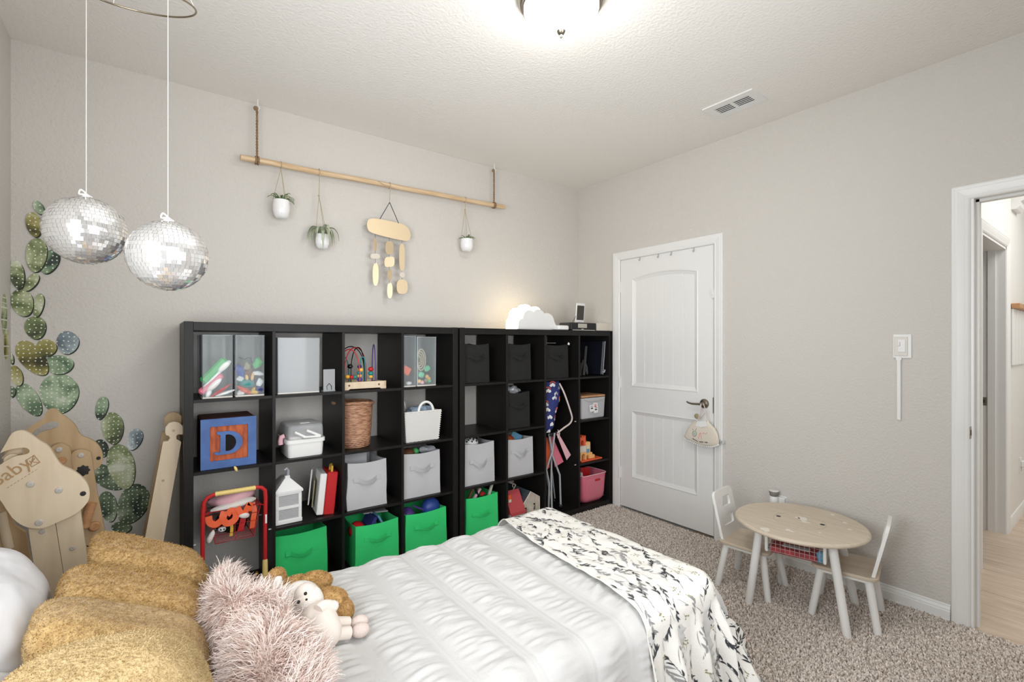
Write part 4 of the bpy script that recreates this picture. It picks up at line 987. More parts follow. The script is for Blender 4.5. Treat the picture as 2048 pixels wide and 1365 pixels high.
for a, mm in (((2.43, 2.49, .38), 'coral'), ((2.53, 2.64, .40), 'pinkplastic')):
    x0_, x1_, zl = a; obj('seat_fabric', MB().loft([[(2.48 + .02 * (mm != 'coral'), 2.84, .66), (2.53, 2.85, .66), (2.53, 2.853, .66), (2.48 + .02 * (mm != 'coral'), 2.843, .66)], [(x0_, 2.80, zl), (x1_, 2.82, zl + .02), (x1_, 2.823, zl + .02), (x0_, 2.803, zl)]]), M[mm], t)
obj('mesh_panel', MB().loft([[(2.545, 2.80, .655), (2.565, 2.80, .66), (2.565, 2.803, .66), (2.545, 2.803, .655)], [(2.655, 2.80, .435), (2.70, 2.80, .47), (2.70, 2.803, .47), (2.655, 2.803, .435)]]), M['pinksoft'], t)
# grey plastic tub with wooden tray lid
t = thing('plastic_tub', 'grey plastic tub under a wooden lid, playing cards behind its front', 'tub', (2.925, 2.87, FL[1]), world=True)
zf = FL[1] + .001
obj('tub_body', MB().loft([rrect(w, d, .015, zf + z, 4, (2.925, 2.87)) for w, d, z in ((.262, .19, 0), (.27, .2, .006), (.284, .215, .17))] + [rrect(w, d, .013, zf + z, 4, (2.925, 2.87)) for w, d, z in ((.278, .209, .17), (.262, .19, .008))]), M['grey'], t, sharp=.5)
obj('lip', MB().tube(sm([(2.80, 2.76, zf + .165), (2.86, 2.758, zf + .145), (2.98, 2.758, zf + .145), (3.05, 2.76, zf + .165)]), .004, 6), M['grey'], t)
obj('wooden_lid', MB().box((2.925, 2.87, zf + .182), (.28, .21, .016), .003), M['hookwood'], t)
for k, (x, z, r) in enumerate(((2.895, .085, -.1), (2.935, .10, .15), (2.94, .072, -.05))):
    cd = obj('card', MB().box((x, 2.757 - .001 * k, zf + z), (.05, .002, .055), .0005, Matrix.Rotation(r, 3, 'Y')), M['white'], t)
    obj('card_print', MB().box((x, 2.7555 - .001 * k, zf + z), (.026, .001, .010), 0, Matrix.Rotation(r, 3, 'Y')).box((x, 2.7555 - .001 * k, zf + z + .015), (.03, .001, .004), 0, Matrix.Rotation(r, 3, 'Y')), (M['charcoal'], M['red'], M['charcoal'])[k], cd)
# orange play castle
t = thing('play_castle', 'orange and sand toy castle on a red base plate', 'toy castle', (2.9, 2.85, FL[2]), world=True)
zf = FL[2] + .001
obj('base_plate', MB().span((2.785, 2.765, zf), (3.03, 3.0, zf + .012), .003), M['coral'], t)
def archblock(x0, x1, y0, y1, za, zb, ow, oh, m, nm):
    c_ = (x0 + x1) / 2; op = [(c_ - ow / 2, za)] + [(c_ - ow / 2 * math.cos(a), za + oh - ow / 2 + ow / 2 * math.sin(a)) for a in [PI * k / 8 for k in range(9)]] + [(c_ + ow / 2, za)]
    return obj(nm, MB().prism([(x0, za)] + op + [(x1, za), (x1, zb), (x0, zb)], lambda a, b, t_: (a, t_, b), y0, y1), m, t, sharp=.3)
archblock(2.792, 2.862, 2.785, 2.84, zf + .012, zf + .075, .044, .052, M['sand'], 'arch')
obj('sticker_wall', MB().span((2.792, 2.79, zf + .075), (2.865, 2.83, zf + .125), .002), M['cream'], t)
archblock(2.790, 2.868, 2.80, 2.86, zf + .125, zf + .195, .034, .045, M['coral'], 'tower')
for x in (2.792, 2.828, 2.855): obj('battlement', MB().span((x, 2.80, zf + .195), (x + .014, 2.86, zf + .205), .001), M['coral'], t)
obj('flag', MB().tube([(2.80, 2.85, zf + .20), (2.803, 2.85, zf + .225)], .004, 6), M['red'], t)
obj('house_wall', MB().span((2.868, 2.80, zf + .035), (2.928, 2.86, zf + .148), .006), M['sand'], t)
obj('window_sticker', MB().span((2.878, 2.7985, zf + .062), (2.910, 2.8, zf + .092)), M['deco'], t); obj('shade_sticker', MB().span((2.878, 2.7985, zf + .094), (2.910, 2.8, zf + .122)), M['cream'], t)
obj('gable', MB().span((2.87, 2.83, zf + .145), (2.905, 2.86, zf + .168), .003), M['red'], t)
obj('step', MB().span((2.905, 2.79, zf + .012), (2.937, 2.85, zf + .062), .002), M['sand'], t); obj('step', MB().span((2.937, 2.79, zf + .012), (2.965, 2.84, zf + .040), .002), M['sand'], t)
# pink perforated tub with red book
t = thing('pink_tub', 'pink perforated plastic tub with a slot handle', 'tub', (2.935, 2.86, FL[3]), world=True)
zf = FL[3] + .001
def tubring(w, d, z, r): return rrect(w, d, r, zf + z, 6, (2.935, 2.86))
obj('tub_body', MB().loft([tubring(.17, .12, .0, .05), tubring(.22, .16, .006, .05), tubring(.255, .19, .03, .05), tubring(.27, .20, .07, .045), tubring(.285, .21, .232, .035)] + [tubring(.279, .204, .232, .034), tubring(.26, .19, .06, .04), tubring(.2, .14, .012, .04)]), M['pinkplastic'], t, sharp=.7)
obj('rim', MB().tube(tubring(.287, .212, .232, .035), .004, 6, True), M['pinksoft'], t)
obj('slot_handle', MB().prism([(2.96 + .03 * math.copysign(1, math.cos(a)) * .7 + .009 * math.cos(a), zf + .185 + .009 * math.sin(a)) for a in [2 * PI * k / 24 for k in range(24)]], lambda a, b, t_: (a, t_, b), 2.752, 2.756), M['red'], t)
mb = MB()
for i in range(17):
    for k in range(13): mb.ell((2.838 + .0122 * i, 2.7575 - .0002 * k, zf + .045 + .0125 * k + .002 * math.sin(i)), (.0022, .0012, .0022), 6, 4)
obj('perforations', mb, M['pinksoft'], t, kind='stuff')
slab('red_book', 'thin red book standing in the pink tub', 'book', (2.90, 2.85, zf + .17), (.11, .012, .21), M['red'], ry=.15)
slab('grey_book', 'grey book at the left in the pink tub', 'book', (2.845, 2.86, zf + .15), (.02, .10, .2), M['offwhite'], ry=-.1)
# toy barn and farmhouse
t = thing('toy_barn', 'grey boarded toy barn with a dark ribbed roof', 'toy barn', (2.27, 2.90, FL[3]), world=True)
zf = FL[3] + .001; xa, xb, ya, yb = 2.192, 2.345, 2.775, 3.05; xm = 2.262; ze, zr = .135, .208
bw_ = (xb - xa) / 10
win = ((2.218, .05, .10), (2.300, .068, .118))
front = [(xa, zf), (xb, zf), (xb, zf + ze + .022), (xm, zf + zr), (xa, zf + ze - .01)]
obj('gable_wall', MB().prism(front, lambda a, b, t_: (a, t_, b), ya, ya + .008, holes=[[(x - .010, zf + a), (x - .010, zf + b), (x + .010, zf + b), (x + .010, zf + a)] for x, a, b in win]), M['bark'], t, sharp=.3)
obj('back_wall', MB().prism(front, lambda a, b, t_: (a, t_, b), yb - .006, yb), M['bark'], t, sharp=.3)
obj('side_wall', MB().span((xa, ya + .008, zf), (xa + .006, yb - .006, zf + ze - .012)), M['bark'], t); obj('side_wall', MB().span((xb - .006, ya + .008, zf), (xb, yb - .006, zf + ze + .018)), M['bark'], t)
for x, a, b in win:
    obj('window_frame', MB().prism([(x - .014, zf + a - .005), (x + .014, zf + a - .005), (x + .014, zf + b + .005), (x - .014, zf + b + .005)], lambda p, q, t_: (p, t_, q), ya - .002, ya + .001, holes=[[(x - .010, zf + a), (x - .010, zf + b), (x + .010, zf + b), (x + .010, zf + a)]]), M['bark'], t)
    obj('white_sticker', MB().box((x + .002, ya + .012, zf + (a + b) / 2 - .006), (.007, .002, .03), 0, Matrix.Rotation(.2, 3, 'Y')), M['white'], t)
obj('interior', MB().span((xa + .008, ya + .03, zf), (xb - .008, ya + .034, zf + ze)), M['eye'], t)
for (x0_, z0_), (x1_, z1_) in (((xa - .006, ze - .014), (xm, zr)), ((xm, zr), (xb + .004, ze + .02))):
    obj('roof_side', MB().loft([[(x0_, y, zf + z0_), (x1_, y, zf + z1_), (x1_, y, zf + z1_ + .005), (x0_, y, zf + z0_ + .005)] for y in (ya + .004, yb + .004)]), M['roofgrey'], t, smooth=False)
    d = Vector((x1_ - x0_, 0, z1_ - z0_))
    for k in range(1, 8): 
        p = Vector((x0_, 0, zf + z0_ + .005)) + d * (k / 8); obj('roof_rib', MB().cyl((p.x, ya + .006, p.z), (p.x, yb, p.z), .0022, n=6), M['roofgrey'], t)
obj('trim_edge', MB().tube([(xa - .004, ya - .002, zf + ze - .012), (xm, ya - .002, zf + zr + .002), (xb + .003, ya - .002, zf + ze + .022), (xb + .003, ya - .002, zf)], .0035, 6), M['cream'], t)
for k, (p, q) in enumerate((((xa + .005, 2.93, .165), (xa + .05, 2.93, .225)), ((xa + .012, 2.96, .245), (xa + .075, 2.96, .215)))): obj('weather_vane', MB().tube([(p[0], p[1], zf + p[2]), (q[0], q[1], zf + q[2])], .004, 6), M['cream'], t)
obj('vane_hoop', MB().tube([(xa + .04 + .013 * math.cos(a), 2.94, zf + .222 + .013 * math.sin(a)) for a in [2 * PI * k / 14 for k in range(14)]], .0035, 6, True), M['cream'], t)
t = thing('toy_farmhouse', 'toy farmhouse with a red roof and pale clapboards beside the barn', 'toy house', (2.10, 2.86, FL[3]), world=True)
xa, xb, ya, yb = 2.062, 2.186, 2.752, 2.90
obj('walls', MB().span((xa, ya, zf), (xb, yb, zf + .085)), M['cream'], t)
for k in range(6): obj('clapboard', MB().box(((xa + xb) / 2 + .006, ya - .001, zf + .01 + .0125 * k), (xb - xa - .014, .004, .011), .0006, Matrix.Rotation(.2, 3, 'X')), M['cream'], t, smooth=False)
obj('corner_post', MB().span((xa, ya - .004, zf), (xa + .010, ya + .004, zf + .086)), M['white'], t)
obj('roof', MB().loft([[(x, ya - .012, zf + .086), (x, ya - .012, zf + .094), (x, (ya + yb) / 2, zf + .235), (x, yb + .012, zf + .094), (x, yb + .012, zf + .086)] for x in (xa - .006, xb + .004)]), M['roofred'], t, sharp=.3)
obj('fascia', MB().span((xa - .006, ya - .016, zf + .078), (xb + .004, ya - .011, zf + .096)), M['roofred'], t)
obj('dormer', MB().span((xa, ya + .03, zf + .15), (xa + .03, ya + .07, zf + .215), .003), M['coral'], t); obj('dormer_window', MB().span((xa + .002, ya + .027, zf + .165), (xa + .026, ya + .031, zf + .185)), M['cream'], t)

# ================================================================ on top of the right bookcase
zt_ = TOPZ + .0005
def cloud(c, s, lobes, n=7):
    """outline of a cloud: arcs over lobes (x, z, r) from left to right, flat foot"""
    N = 90; out = []
    for k in range(N + 1):
        x = c[0] + (lobes[0][0] - lobes[0][2]) + (lobes[-1][0] + lobes[-1][2] - lobes[0][0] + lobes[0][2]) * k / N
        z = max([lz + math.sqrt(max(0, r * r - (x - c[0] - lx) ** 2)) for lx, lz, r in lobes if abs(x - c[0] - lx) <= r] + [.004])
        out.append((x, c[1] + z))
    return [(out[0][0], c[1])] + out + [(out[-1][0], c[1])]
t = thing('cloud_lamp', 'white cloud shaped lamp glowing behind a plain front cloud', 'lamp', (2.38, 2.86, zt_), world=True)
fl_ = [(-.155, .035, .045), (-.09, .085, .062), (.0, .09, .066), (.085, .055, .075), (.13, .02, .05)]
bl_ = [(-.185, .045, .052), (-.15, .10, .062), (-.075, .125, .068), (.02, .118, .062)]
obj('front_cloud', MB().prism(cloud((2.39, zt_), 1, fl_), lambda a, b, t_: (a, t_, b), 2.83, 2.848), M['white'], t, sharp=.5)
obj('glow_cloud', MB().prism(cloud((2.375, zt_), 1, bl_), lambda a, b, t_: (a, t_, b), 2.875, 2.915), M['cloudglow'], t, sharp=.5)
obj('side_shade', MB().prism(cloud((2.245, zt_), 1, [(-.035, .06, .04), (.0, .095, .05)]), lambda a, b, t_: (a, t_, b), 2.918, 2.93), M['cream'], t, sharp=.5)
obj('spacer', MB().span((2.32, 2.848, zt_ + .03), (2.42, 2.876, zt_ + .06)), M['white'], t)
obj('cord', MB().tube(sm([(2.50, 2.87, zt_ + .02), (2.53, 2.86, zt_ + .006), (2.58, 2.83, zt_ + .004), (2.64, 2.82, zt_ + .005)]), .003, 6), M['white'], t)
ya = 2.765
xa, xb = at(1142, 650, 'Y', ya).x, at(1193, 650, 'Y', ya).x
t = thing('speaker_dock', 'black speaker dock clock with grey display on the bookcase', 'speaker dock', ((xa + xb) / 2, ya + .06, zt_), world=True)
obj('dock_body', MB().span((xa, ya, zt_), (xb, ya + .14, zt_ + .062), .006), M['eye'], t)
obj('side_grille', MB().span((xa - .004, ya + .012, zt_ + .004), (xa + .001, ya + .13, zt_ + .058), .001), M['ventdark'], t)
obj('display', MB().span((xa + .078, ya - .0015, zt_ + .020), (xa + .178, ya + .001, zt_ + .054), .0005), M['lcd'], t)
obj('badge', MB().span((xa + .115, ya - .0015, zt_ + .008), (xa + .14, ya + .001, zt_ + .012)), M['white'], t)
obj('dock_base', MB().span((xa + .02, ya - .004, zt_ - .0002), (xb - .02, ya + .02, zt_ + .004)), M['offwhite'], t)
px0, px1, pz0, pz1 = at(1151, 640, 'Y', 2.80).x, at(1170, 640, 'Y', 2.80).x, zt_ + .063, at(1160, 607, 'Y', 2.80).z
t = thing('music_player', 'white handheld music player standing on the speaker dock', 'music player', ((px0 + px1) / 2, 2.81, pz0), rot=(.08, 0, .12))
w, h = (px1 - px0), pz1 - pz0
obj('case', MB().box((0, 0, h / 2), (w, .008, h), .003), M['white'], t); obj('screen', MB().box((0, -.0044, h / 2 + .002), (w * .84, .001, h * .74)), M['screen'], t); obj('button', MB().lathe([(.005, 0), (.005, -.001)], (0, -.004, .008), 12, 'Y'), M['offwhite'], t)
obj('cable', MB().tube(sm([(-w / 2, 0, .055), (-.055, .0, .045), (-.075, .0, .02), (-.085, .0, .002)]), .0022, 6), M['ventdark'], t)
xa, xb = at(1114, 652, 'Y', ya).x, at(1139, 652, 'Y', ya).x
t = thing('white_puck', 'flat rounded white charger left of the speaker dock', 'charger', ((xa + xb) / 2, ya + .03, zt_))
obj('body', MB().loft([rrect(w_, d_, .02, z, 5) for w_, d_, z in ((.108, .07, 0), (.118, .08, .004), (.118, .08, .028), (.108, .07, .035))]), M['white'], t, sharp=.7); obj('cord', MB().tube([(-.055, 0, .008), (-.10, .005, .006)], .004, 6), M['white'], t)
xa, xb = at(1194, 650, 'Y', ya).x, at(1222, 650, 'Y', ya).x
t = thing('cream_box', 'plain cream card box at the end of the bookcase top', 'box', ((xa + xb) / 2, ya + .08, zt_))
obj('carton', MB().box((0, 0, .032), (xb - xa, .15, .062), .001), M['cream'], t); obj('lid_flap', MB().box((0, 0, .064), (xb - xa + .002, .152, .003), .001), M['cream'], t)
# ================================================================ hanging things
# ---- wire hoop with two mirror balls
C0 = Vector((-.0303, 1.8422, 2.4067)); nrm = Vector((math.sin(.285) * math.cos(4.3588), math.sin(.285) * math.sin(4.3588), math.cos(.285)))
ea = nrm.cross(Vector((1, 0, .01))).normalized(); eb = nrm.cross(ea)
t = thing('wire_hoop', 'thin bronze wire hoop near the ceiling holding the mirror ball threads', 'hoop', C0, world=True)
obj('ring', MB().tube([C0 + ea * .152 * math.cos(a) + eb * .152 * math.sin(a) for a in [2 * PI * k / 64 for k in range(64)]], .0028, 8, True), M['wire'], t)
def on_ring(p):
    best = min(((C0 + ea * .152 * math.cos(a) + eb * .152 * math.sin(a)) for a in [2 * PI * k / 400 for k in range(400)]), key=lambda q: (q.x - p[0]) ** 2 + (q.y - p[1]) ** 2)
    return best
for k in range(3):
    a = 2 * PI * k / 3 + .4; p = C0 + ea * .152 * math.cos(a) + eb * .152 * math.sin(a)
    obj('suspension_thread', MB().cyl(p, (C0.x, C0.y, ZC - .02), .0009, n=5), M['thread'], t)
obj('ceiling_hook', MB().tube([(C0.x, C0.y, ZC), (C0.x, C0.y, ZC - .015), (C0.x + .008, C0.y, ZC - .024), (C0.x - .004, C0.y, ZC - .03)], .002, 6), M['white'], t)
def mirror_ball(label, c, R, seed):
    c = Vector(c); rg = np.random.default_rng(seed)
    t = thing('mirror_ball', label, 'mirror ball', (c.x, c.y, c.z - R), group='mirror balls hanging from the wire hoop', world=True)
    obj('core', MB().ell(c, (R * .985,) * 3, 40, 24), M['grout'], t, sharp=None)
    mb = MB(); rows = 27
    tilt = Matrix.Rotation(.12 * (seed - 1.5), 3, 'X')
    for j in range(rows):
        p0, p1 = PI * j / rows - PI / 2, PI * (j + 1) / rows - PI / 2; pm = (p0 + p1) / 2
        n = max(4, int(round(2 * PI * math.cos(pm) / (PI / rows)))); off = rg.random()
        for i in range(n):
            a0, a1 = 2 * PI * (i + off) / n, 2 * PI * (i + 1 + off) / n; am = (a0 + a1) / 2
            nn = Vector((math.cos(pm) * math.cos(am), math.cos(pm) * math.sin(am), math.sin(pm)))
            e1 = Vector((-math.sin(am), math.cos(am), 0)); e2 = nn.cross(e1)
            j1, j2 = rg.normal(0, .035, 2); nv = (nn + e1 * j1 + e2 * j2).normalized()
            w = R * math.cos(pm) * (a1 - a0) * .5 * .94; h = R * (p1 - p0) * .5 * .94
            f1 = (e1 - nv * e1.dot(nv)).normalized(); f2 = nv.cross(f1); ctr = nn * R
            mb.add([c + tilt @ (ctr + f1 * sx * w + f2 * sy * h) for sx, sy in ((-1, -1), (1, -1), (1, 1), (-1, 1))], [(0, 1, 2, 3)])
    obj('mirror_tiles', mb, M['mirror'], t, kind='stuff', smooth=False)
    top = c + Vector((0, 0, R)); q = on_ring(c)
    obj('cap', MB().lathe([(.010, -.004), (.011, .006), (.004, .012)], top, 12), M['white'], t)
    obj('thread', MB().cyl(top, (c.x, c.y, q.z), .0010, n=6), M['thread'], t)
    obj('knot', MB().ell((c.x, c.y, q.z), (.007, .007, .008), 10, 6), M['rope'], t)
    obj('bow', MB().tube(sm([(c.x, c.y, top.z + .012), (c.x - .012, c.y, top.z + .022), (c.x - .016, c.y, top.z + .008), (c.x, c.y, top.z + .010), (c.x + .014, c.y, top.z + .002)], 4), .0022, 6), M['thread'], t)
mirror_ball('left mirror ball, hanging a little higher, in front of the tall cactus', (-.15, 1.929, 1.702), .100, 1)
mirror_ball('right mirror ball, hanging a little lower and clear of the cactus', (.0447, 1.7155, 1.617), .100, 2)

# ---- wooden pole on two rope slings
YP = 3.077
pl, prr = at(481, 315, 'Y', YP), at(1009, 415, 'Y', YP)
t = thing('hanging_pole', 'natural wood pole hung level below the ceiling on two jute ropes', 'pole', ((pl.x + prr.x) / 2, YP, 2.4), world=True)
pz = lambda x: pl.z + (prr.z - pl.z) * (x - pl.x) / (prr.x - pl.x)
obj('pole', MB().tube([pl.lerp(prr, k / 12) + Vector((0, 0, .002 * math.sin(k * 1.7))) for k in range(13)], .0165, 14), M['pine'], t, sharp=.9)
for px, zt0 in ((514, 2.745), (988, 2.745)):
    x = at(px, 323 if px < 600 else 408, 'Y', YP).x
    mb = MB()
    for ph in (0, PI): mb.tube([(x + .0030 * math.sin(k * .9 + ph), YP + .0030 * math.cos(k * .9 + ph), pz(x) + .012 + (2.70 - pz(x)) * k / 60) for k in range(61)], .0042, 6)
    obj('rope', mb, M['rope'], t)
    for d in (-.006, .006): obj('rope_wrap', MB().tube([(x + d, YP + .021 * math.cos(a), pz(x) + .021 * math.sin(a)) for a in [2 * PI * k / 18 for k in range(18)]], .005, 6, True), M['rope'], t)
    obj('rope_knot', MB().ell((x - .006, YP, 2.705), (.013, .010, .014), 10, 7), M['rope'], t)
    obj('ceiling_hook', MB().tube([(x + .004, YP, ZC), (x + .004, YP, 2.728), (x + .014, YP, 2.712), (x + .006, YP, 2.698), (x - .006, YP, 2.703)], .003, 6), M['white'], t)
def cords(t, x, zk, pot, r, n=3, loop=True):
    m = M['twine']; z0 = pz(x)
    obj('hanger_loop', MB().tube([(x, YP + .0195 * math.cos(a), z0 + .0195 * math.sin(a)) for a in [2 * PI * k / 16 for k in range(16)]], .0022, 6, True), m, t)
    obj('cord', MB().tube([(x, YP - .012, z0 - .016), (x + .001, YP - .004, (z0 + zk) / 2), (x, YP, zk)], .0022, 6), m, t)
    if zk < z0 - .03: obj('knot', MB().ell((x, YP, zk), (.007, .006, .007), 8, 6), m, t)
    for k in range(n):
        a = 2 * PI * k / n - 1.2
        obj('cord', MB().tube([(x, YP, zk), (pot.x + r * math.cos(a), pot.y + r * math.sin(a), pot.z)], .0018, 6), m, t)
def planter(label, pxx, zk, c, r, h, plant, leaves, ln, lm, seed, fat):
    t = thing('hanging_planter', label, 'planter', (c[0], c[1], c[2] - h), group='small white pots hanging from the wooden pole', world=True); c = Vector(c); rg = random.Random(seed)
    pr = [(r * .55, -h), (r * .80, -h + .010), (r * .98, -h * .62), (r, -h * .35), (r * .95, -.006), (r * .93, 0), (r * .85, 0), (r * .88, -h * .3), (r * .6, -h * .8)]
    obj('pot', MB().lathe(pr, c, 28), M['pot'], t, sharp=.8)
    cords(t, pxx, zk, c, r * .96)
    for k in range(leaves):
        a = 2 * PI * k / leaves + rg.uniform(-.25, .25); L_ = ln * rg.uniform(.75, 1.15); up = rg.uniform(.4, 1.2)
        pts = []; ca, sa = math.cos(a), math.sin(a) * (.5 if math.sin(a) > 0 else 1)
        if fat > .005:                                              # broad silver blades that arch up, out and curl back down
            R = rg.uniform(.030, .050) * (1 if k % 3 else .7); drop = rg.uniform(.03, .085); N_ = 13; end = rg.uniform(.85, 1.12)
            for s_ in range(N_):
                ph = PI * end * s_ / (N_ - 1); x = .010 + R * (1 - math.cos(ph)); z = R * math.sin(ph) if ph < PI / 2 else R - (R + drop) * (1 - math.cos(ph - PI / 2))
                pts.append(c + Vector((x * ca, x * sa, z)))
        else:
            for s_ in range(7):
                u = s_ / 6; rad = L_ * (u * (1.0 - .15 * u)) * (1.1 - .5 * up); z = L_ * (up * u - (.45 + .4 * up) * u * u * .9)
                pts.append(c + Vector((.35 * r * ca + rad * ca, .35 * r * sa + rad * sa, z)))
        rings = []; tn = Vector((-math.sin(a), math.cos(a), 0))
        for s_, p in enumerate(pts):
            u = s_ / (len(pts) - 1); w = fat * (1 - u ** 1.6) + .0006; d = (pts[min(s_ + 1, len(pts) - 1)] - pts[max(s_ - 1, 0)]).normalized(); nn = d.cross(tn).normalized() * (.0012 + .05 * w)
            rings.append([p + tn * w + nn * 1.5, p - nn * 1.2, p - tn * w + nn * 1.5, p + nn * .6 - nn * 0])
        obj('leaf', MB().loft(rings), lm, t, sharp=1.2)
x1 = at(562, 330, 'Y', YP).x
p = at(562, 402, 'Y', YP); planter('small white pot at the left end of the pole with wispy green leaves', x1, pz(x1) - .02, (p.x, YP - .01, p.z), .046, .105, 1, 20, .085, M['leafg'], 3, .0036)
x2 = at(638, 345, 'Y', YP).x; p = at(641, 466, 'Y', YP)
planter('white pot under a large silver air plant with curling leaves', x2, at(640, 392, 'Y', YP).z, (p.x + .008, YP - .012, p.z - .012), .040, .088, 1, 26, .2, M['leafs'], 8, .0165)
x3 = at(930, 402, 'Y', YP).x; p = at(932, 479, 'Y', YP)
planter('small white pot at the right end of the pole with tufted leaves', x3, at(931, 420, 'Y', YP).z, (p.x, YP - .01, p.z), .047, .092, 1, 16, .07, M['leafg'], 5, .0036)

# ---- brass wall hanging
def cp(x, y, Y=YP - .008): return at(700 + x / 4.265, 300 + y / 4.265, 'Y', Y)
x4 = at(779, 370, 'Y', YP).x
t = thing('brass_mobile', 'brushed brass mobile with a wide top plate and three dangling strands', 'mobile', (x4, YP, 1.66), world=True)
def plate(nm, pts, m=M['brass'], ty=0., ax=None):
    P = [cp(*q) for q in pts]; c = sum(P, Vector()) / len(P); R = Matrix.Rotation(ty, 3, 'Z')
    ps = [R @ (p - c) + c for p in P]; n = R @ Vector((0, .0011, 0))
    f = MB(); k = len(ps); f.add([p - n for p in ps] + [p + n for p in ps], [list(range(k))[::-1], [i + k for i in range(k)]] + [(i, (i + 1) % k, (i + 1) % k + k, i + k) for i in range(k)])
    return obj(nm, f, m, t, sharp=.5)
def el(cx_, cy_, rx, ry, e=2.0, n=28):
    return [(cx_ + rx * math.copysign(abs(math.cos(a)) ** (2 / e), math.cos(a)), cy_ + ry * math.copysign(abs(math.sin(a)) ** (2 / e), math.sin(a))) for a in [2 * PI * k / n for k in range(n)]]
top_plate = [tuple((lambda v: (v.x, v.y))(q)) for q in sm([(145, 650, 0), (152, 605, 0), (185, 586, 0), (260, 592, 0), (420, 626, 0), (480, 652, 0), (511, 700, 0), (513, 750, 0), (490, 776, 0), (430, 770, 0), (330, 748, 0), (210, 716, 0), (160, 690, 0), (145, 650, 0)], 4)][:-1]
plate('top_plate', top_plate)
plate('dangle', el(215, 808, 19, 58, 2.4), ty=.5); plate('dangle', el(215, 908, 42, 22, 3), M['cream'], ty=.1); plate('dangle', el(219, 1062, 24, 98, 2.3), ty=-.5)
plate('dangle', el(336, 836, 42, 56, 3), ty=.35); plate('dangle', el(337, 956, 40, 44, 3.4), ty=-.6); plate('dangle', el(339, 1066, 27, 50, 2), ty=.5); plate('dangle', el(340, 1200, 21, 66, 2.4), ty=-.45)
plate('dangle', el(443, 916, 24, 116, 3), ty=.05); plate('dangle', el(445, 1067, 25, 22, 2), M['cream'], ty=.2); plate('dangle', el(445, 1168, 47, 62, 2.7), ty=0)
for xs, ys in ((216, ((715, 752), (866, 888), (928, 968))), (336, ((742, 784), (890, 914), (998, 1020), (1112, 1138))), (444, ((768, 802), (1030, 1048), (1086, 1108)))):
    for a, b in ys: obj('wire_link', MB().cyl(cp(xs, a - 5), cp(xs, b + 5), .0011, n=5), M['charcoal'], t)
obj('hanger_loop', MB().tube([(x4, YP + .0195 * math.cos(a), pz(x4) + .0195 * math.sin(a)) for a in [2 * PI * k / 16 for k in range(16)]], .0024, 6, True), M['twine'], t)
a = cp(338, 448); obj('cord', MB().cyl((x4, YP - .014, pz(x4) - .015), a, .0026, n=6), M['twine'], t)
for q in ((255, 590), (415, 628)): obj('cord', MB().cyl(a, cp(*q), .0024, n=6), M['charcoal'], t)
obj('tail', MB().tube(sm([(x4 - .003, YP - .018, pz(x4) - .01), (x4 - .04, YP - .02, pz(x4) - .012), (x4 - .075, YP - .018, pz(x4) + .004), (x4 - .09, YP - .018, pz(x4) + .004)], 4), .0022, 6), M['twine'], t)

# ---- cactus wall stickers: each pad a thin printed film on the back wall
def pad_material(name, cols, seed):
    m = bpy.data.materials.new(name); m.use_nodes = True; N = m.node_tree.nodes; L = m.node_tree.links; b = N['Principled BSDF']; b.inputs['Roughness'].default_value = .7
    tc = N.new('ShaderNodeTexCoord'); mp = N.new('ShaderNodeMapping'); mp.inputs['Location'].default_value = (seed, seed * 2, 0); L.new(tc.outputs['Object'], mp.inputs[0])
    n = N.new('ShaderNodeTexNoise'); n.inputs['Scale'].default_value = 9; n.inputs['Detail'].default_value = 3; n.inputs['Distortion'].default_value = .6; L.new(mp.outputs[0], n.inputs['Vector'])
    r = N.new('ShaderNodeValToRGB'); e = r.color_ramp.elements
    while len(e) < len(cols): e.new(.5)
    for i, c in enumerate(cols): e[i].position = .33 + .34 * i / (len(cols) - 1); e[i].color = lin(c)
    L.new(n.outputs['Fac'], r.inputs[0])
    v = N.new('ShaderNodeTexVoronoi'); v.voronoi_dimensions = '2D'; v.inputs['Scale'].default_value = 52; v.inputs['Randomness'].default_value = .35
    sx = N.new('ShaderNodeSeparateXYZ'); cx_ = N.new('ShaderNodeCombineXYZ'); L.new(tc.outputs['Object'], sx.inputs[0]); L.new(sx.outputs[0], cx_.inputs[0]); L.new(sx.outputs[2], cx_.inputs[1]); L.new(cx_.outputs[0], v.inputs['Vector'])
    lt = N.new('ShaderNodeMath'); lt.operation = 'LESS_THAN'; lt.inputs[1].default_value = .15; L.new(v.outputs['Distance'], lt.inputs[0])
    mx = N.new('ShaderNodeMix'); mx.data_type = 'RGBA'; L.new(lt.outputs[0], mx.inputs['Factor']); L.new(r.outputs[0], mx.inputs['A']); mx.inputs['B'].default_value = lin((222, 226, 216)); L.new(mx.outputs['Result'], b.inputs['Base Color'])
    return m
PADS = [pad_material('cactus_print_a', [(56, 62, 44), (114, 128, 84), (172, 180, 140), (210, 214, 194)], 1), pad_material('cactus_print_b', [(58, 56, 32), (132, 126, 66), (168, 160, 104), (204, 204, 176)], 4),
        pad_material('cactus_print_c', [(48, 62, 52), (108, 134, 104), (162, 182, 150), (216, 222, 208)], 7), pad_material('cactus_print_d', [(38, 46, 40), (70, 88, 66), (110, 128, 98), (164, 176, 154)], 9),
        pad_material('cactus_print_e', [(52, 60, 72), (112, 126, 134), (168, 180, 184), (220, 226, 226)], 12)]
EDGE = M['charcoal']
